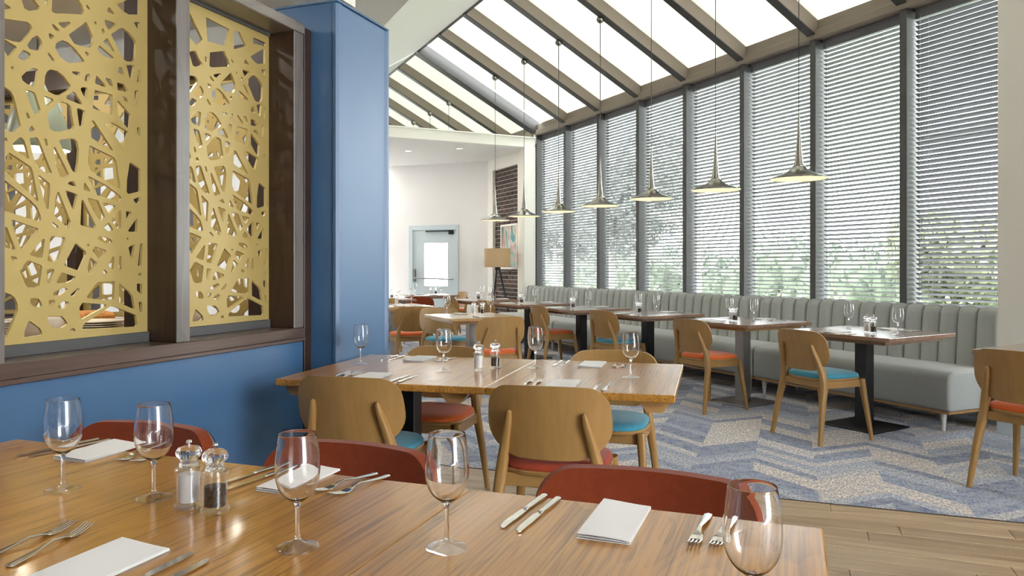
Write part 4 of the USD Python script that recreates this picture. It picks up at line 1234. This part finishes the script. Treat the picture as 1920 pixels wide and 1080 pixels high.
pot_plant('dark leafy plant in a grey pot at the left edge behind the screen', (-3.35, 1.98, 0.9355), 160, 0.36, 0.20, 0.10, 0.22, 0.014, 3)
pot_plant('tall grassy green plant in a pot behind the screen beside the column', (-3.35, 3.36, 0.9355), 220, 0.34, 0.17, 0.09, 0.12, 0.006, 4)
x, y = W(3.15, 11.35)
pot_plant('tiny green table plant in a pot before the white door', (x, y, TZ), 60, 0.12, 0.09, 0.045, 0.07, 0.010, 5, 'leaf_green')
solo('window_curtain', 'dark grey curtain hanging at the far left behind the screens', 'curtain', cat_(*[mv(lathe([(0, 0), (0.045, 0), (0.045, 2.3), (0, 2.3)], 10), x=-6.9 + 0.07 * k, y=3.5, z=0.3) for k in range(6)]), 'curtain', smooth=60)

# ---------------------------------------------------------------- outdoors
ex = Polygon([W(6.3, -8), W(60, -8), W(60, 40), W(6.3, 40)])
struct('ground_outside', slab(ex, 0.1, -0.35), 'grass')
struct('ground_outside', slab(Polygon([W(6.3, -8), W(8.0, -8), W(8.0, 40), W(6.3, 40)]), 0.1, -0.34), 'paving')
struct('ground_outside', slab(sbox(-30, YE + 0.2, -1, 30), 0.1, -0.3), 'paving')


def leaf_cloud(centres, n, size, seed, squash=1.0):
    """leaves scattered over the skin of ellipsoids: centres = [(x, y, z, rx, ry, rz)]"""
    r = np.random.default_rng(seed)
    C = np.array(centres)
    area = (C[:, 3] * C[:, 4] + C[:, 3] * C[:, 5] + C[:, 4] * C[:, 5])
    pick = r.choice(len(C), n, p=area / area.sum())
    d = r.normal(size=(n, 3))
    d /= np.linalg.norm(d, axis=1, keepdims=True)
    p = C[pick, :3] + d * C[pick, 3:] * (r.uniform(0.72, 1.08, (n, 1)))
    a = r.normal(size=(n, 3))
    a /= np.linalg.norm(a, axis=1, keepdims=True)
    b = np.cross(a, d + 0.3 * r.normal(size=(n, 3)))
    b /= np.linalg.norm(b, axis=1, keepdims=True) + 1e-9
    s = size * r.uniform(0.6, 1.3, (n, 1))
    v = np.stack([p - a * s, p + b * s * 0.45, p + a * s, p - b * s * 0.45], 1).reshape(-1, 3)
    i = np.arange(n)[:, None] * 4
    f = np.vstack([i + [0, 1, 2], i + [0, 2, 3]])
    keep = v.reshape(-1, 4, 3)[:, :, 2].min(1) > -0.25
    kk = np.concatenate([keep, keep])
    return trimesh.Trimesh(v, f[kk], process=False)


def wc(n, w, z, rn, rw, rz):
    x, y = W(n, w)
    rr = (rn + rw) / 2
    return (x, y, z, rr, rr, rz)


r0 = random.Random(11)


def hedge(label, n, w0, w1, h, depth, leaves, size, mat, seed):
    t = thing('garden_hedge', label, 'hedge', (0, 0, 0), 0, None)
    q = random.Random(seed)
    cs, w = [], w0
    while w < w1:
        hh = h * q.uniform(0.75, 1.1)
        cs.append(wc(n + q.uniform(-0.2, 0.2), w, hh * 0.45 - 0.25, depth, depth, hh * 0.6))
        w += depth * 0.9
    part(t, 'foliage', leaf_cloud(cs, leaves, size, seed), mat, kind='stuff')
    part(t, 'branch_core', cat_(*[mv(trimesh.creation.icosphere(2, 1.0).apply_transform(np.diag([c[3] * 0.78, c[4] * 0.78, c[5] * 0.78, 1])), c[0], c[1], c[2]) for c in cs]), 'hedge_core', True)
    return t


hedge('pale low shrubs close outside the windows behind the banquette', 8.6, 3.0, 18, 1.05, 0.55, 9000, 0.06, 'leaf_light', 1)
hedge('green clipped hedge farther out across the right window bays', 13.4, 7, 20, 2.1, 0.9, 9000, 0.09, 'leaf_green', 2)
hedge('grey green bushes far outside the left window bays', 16.2, 19, 36, 2.5, 1.4, 9000, 0.12, 'leaf_grey', 3)


def tree(label, n, w, h, crown, leaves, seed, mat, bare=False):
    x, y = W(n, w)
    t = thing('garden_tree', label, 'tree', (x, y, -0.25), 0)
    q = random.Random(seed)
    part(t, 'trunk', tube([(0, 0, 0), (0.05, 0.03, h * 0.3), (0.0, 0.1, h * 0.6), (0.1, 0.05, h * 0.92)], [0.11, 0.085, 0.055, 0.02], 10), 'bark', True)
    br = []
    for k in range(26 if bare else 12):
        z = h * q.uniform(0.25, 0.85)
        a = q.uniform(0, 6.28)
        ln = crown * q.uniform(0.5, 1.1)
        p0 = np.array([0.03, 0.05, z])
        p2 = p0 + ln * np.array([math.cos(a), math.sin(a), q.uniform(0.25, 0.8)])
        p1 = (p0 + p2) / 2 + np.array([0, 0, ln * 0.12])
        br.append(tube([p0, p1, p2], [0.03, 0.018, 0.005], 6))
        for j in range(3 if bare else 1):
            d = np.array([q.uniform(-1, 1), q.uniform(-1, 1), q.uniform(0, 1)]) * ln * 0.5
            br.append(tube([p1, p1 + d * 0.5, p1 + d], [0.012, 0.008, 0.003], 5))
    part(t, 'branches', cat_(*br), 'bark', True)
    if leaves:
        cs = [(crown * 0.7 * q.uniform(-1, 1), crown * 0.7 * q.uniform(-1, 1), h * q.uniform(0.5, 0.95), crown * 0.55, crown * 0.55, crown * 0.5) for _ in range(9)]
        part(t, 'foliage', leaf_cloud(cs, leaves, 0.09, seed), mat, kind='stuff')


tree('bare branched tree outside the middle window bays', 10.6, 13.0, 4.0, 1.5, 0, 21, 'leaf_grey', True)
tree('leafy grey green tree seen through the far window bays', 11.0, 17.0, 4.6, 1.9, 9000, 22, 'leaf_grey')
tree('leafy tree seen behind the far pendant lamps', 12.3, 22.5, 4.2, 1.9, 8000, 23, 'leaf_grey')
tree('reddish leafy shrub tree outside the rightmost window', 10.6, 6.9, 2.2, 0.9, 7000, 24, 'leaf_light')
bl = thing('distant_building', 'distant grey block seen faintly through the rightmost window', 'building', W(28, 18.2) + (-0.3,), WR)
part(bl, 'wall', bx(0, -2.5, 0, 5, 2.2, 6.5), 'facade')
part(bl, 'roof', bx(-0.2, -2.7, 6.5, 5.2, 2.4, 6.8), 'frame_dark')
sg = thing('sign_board', 'grey billboard on two posts beyond the hedge, with a crescent mark', 'sign', W(17.0, 14.5) + (-0.3,), WR + 10)
part(sg, 'panel', bx(-0.05, -0.62, 2.33, 0.05, 0.62, 2.93), 'sign_face')
for y in (-0.5, 0.5):
    part(sg, 'post', bx(-0.04, y - 0.04, 0, 0.04, y + 0.04, 2.33), 'bark')
ring_ = Point(0, 0).buffer(0.20).difference(Point(0.06, 0.04).buffer(0.155))
mk = slab(ring_, 0.01)
mk.apply_transform(np.array([[0, 0, -1, -0.052], [-1, 0, 0, 0.05], [0, 1, 0, 2.63], [0, 0, 0, 1]], float))
part(sg, 'mark', mk, 'sign_mark')
sg2 = thing('sign_board', 'plain grey board on posts over the hedge, left of the crescent sign', 'sign', W(15.6, 15.5) + (-0.3,), WR)
part(sg2, 'panel', bx(-0.05, -0.45, 2.7, 0.05, 0.55, 3.9), 'sign_face')
for y in (-0.4, 0.3):
    part(sg2, 'post', bx(-0.04, y - 0.04, 0, 0.04, y + 0.04, 2.7), 'bark')
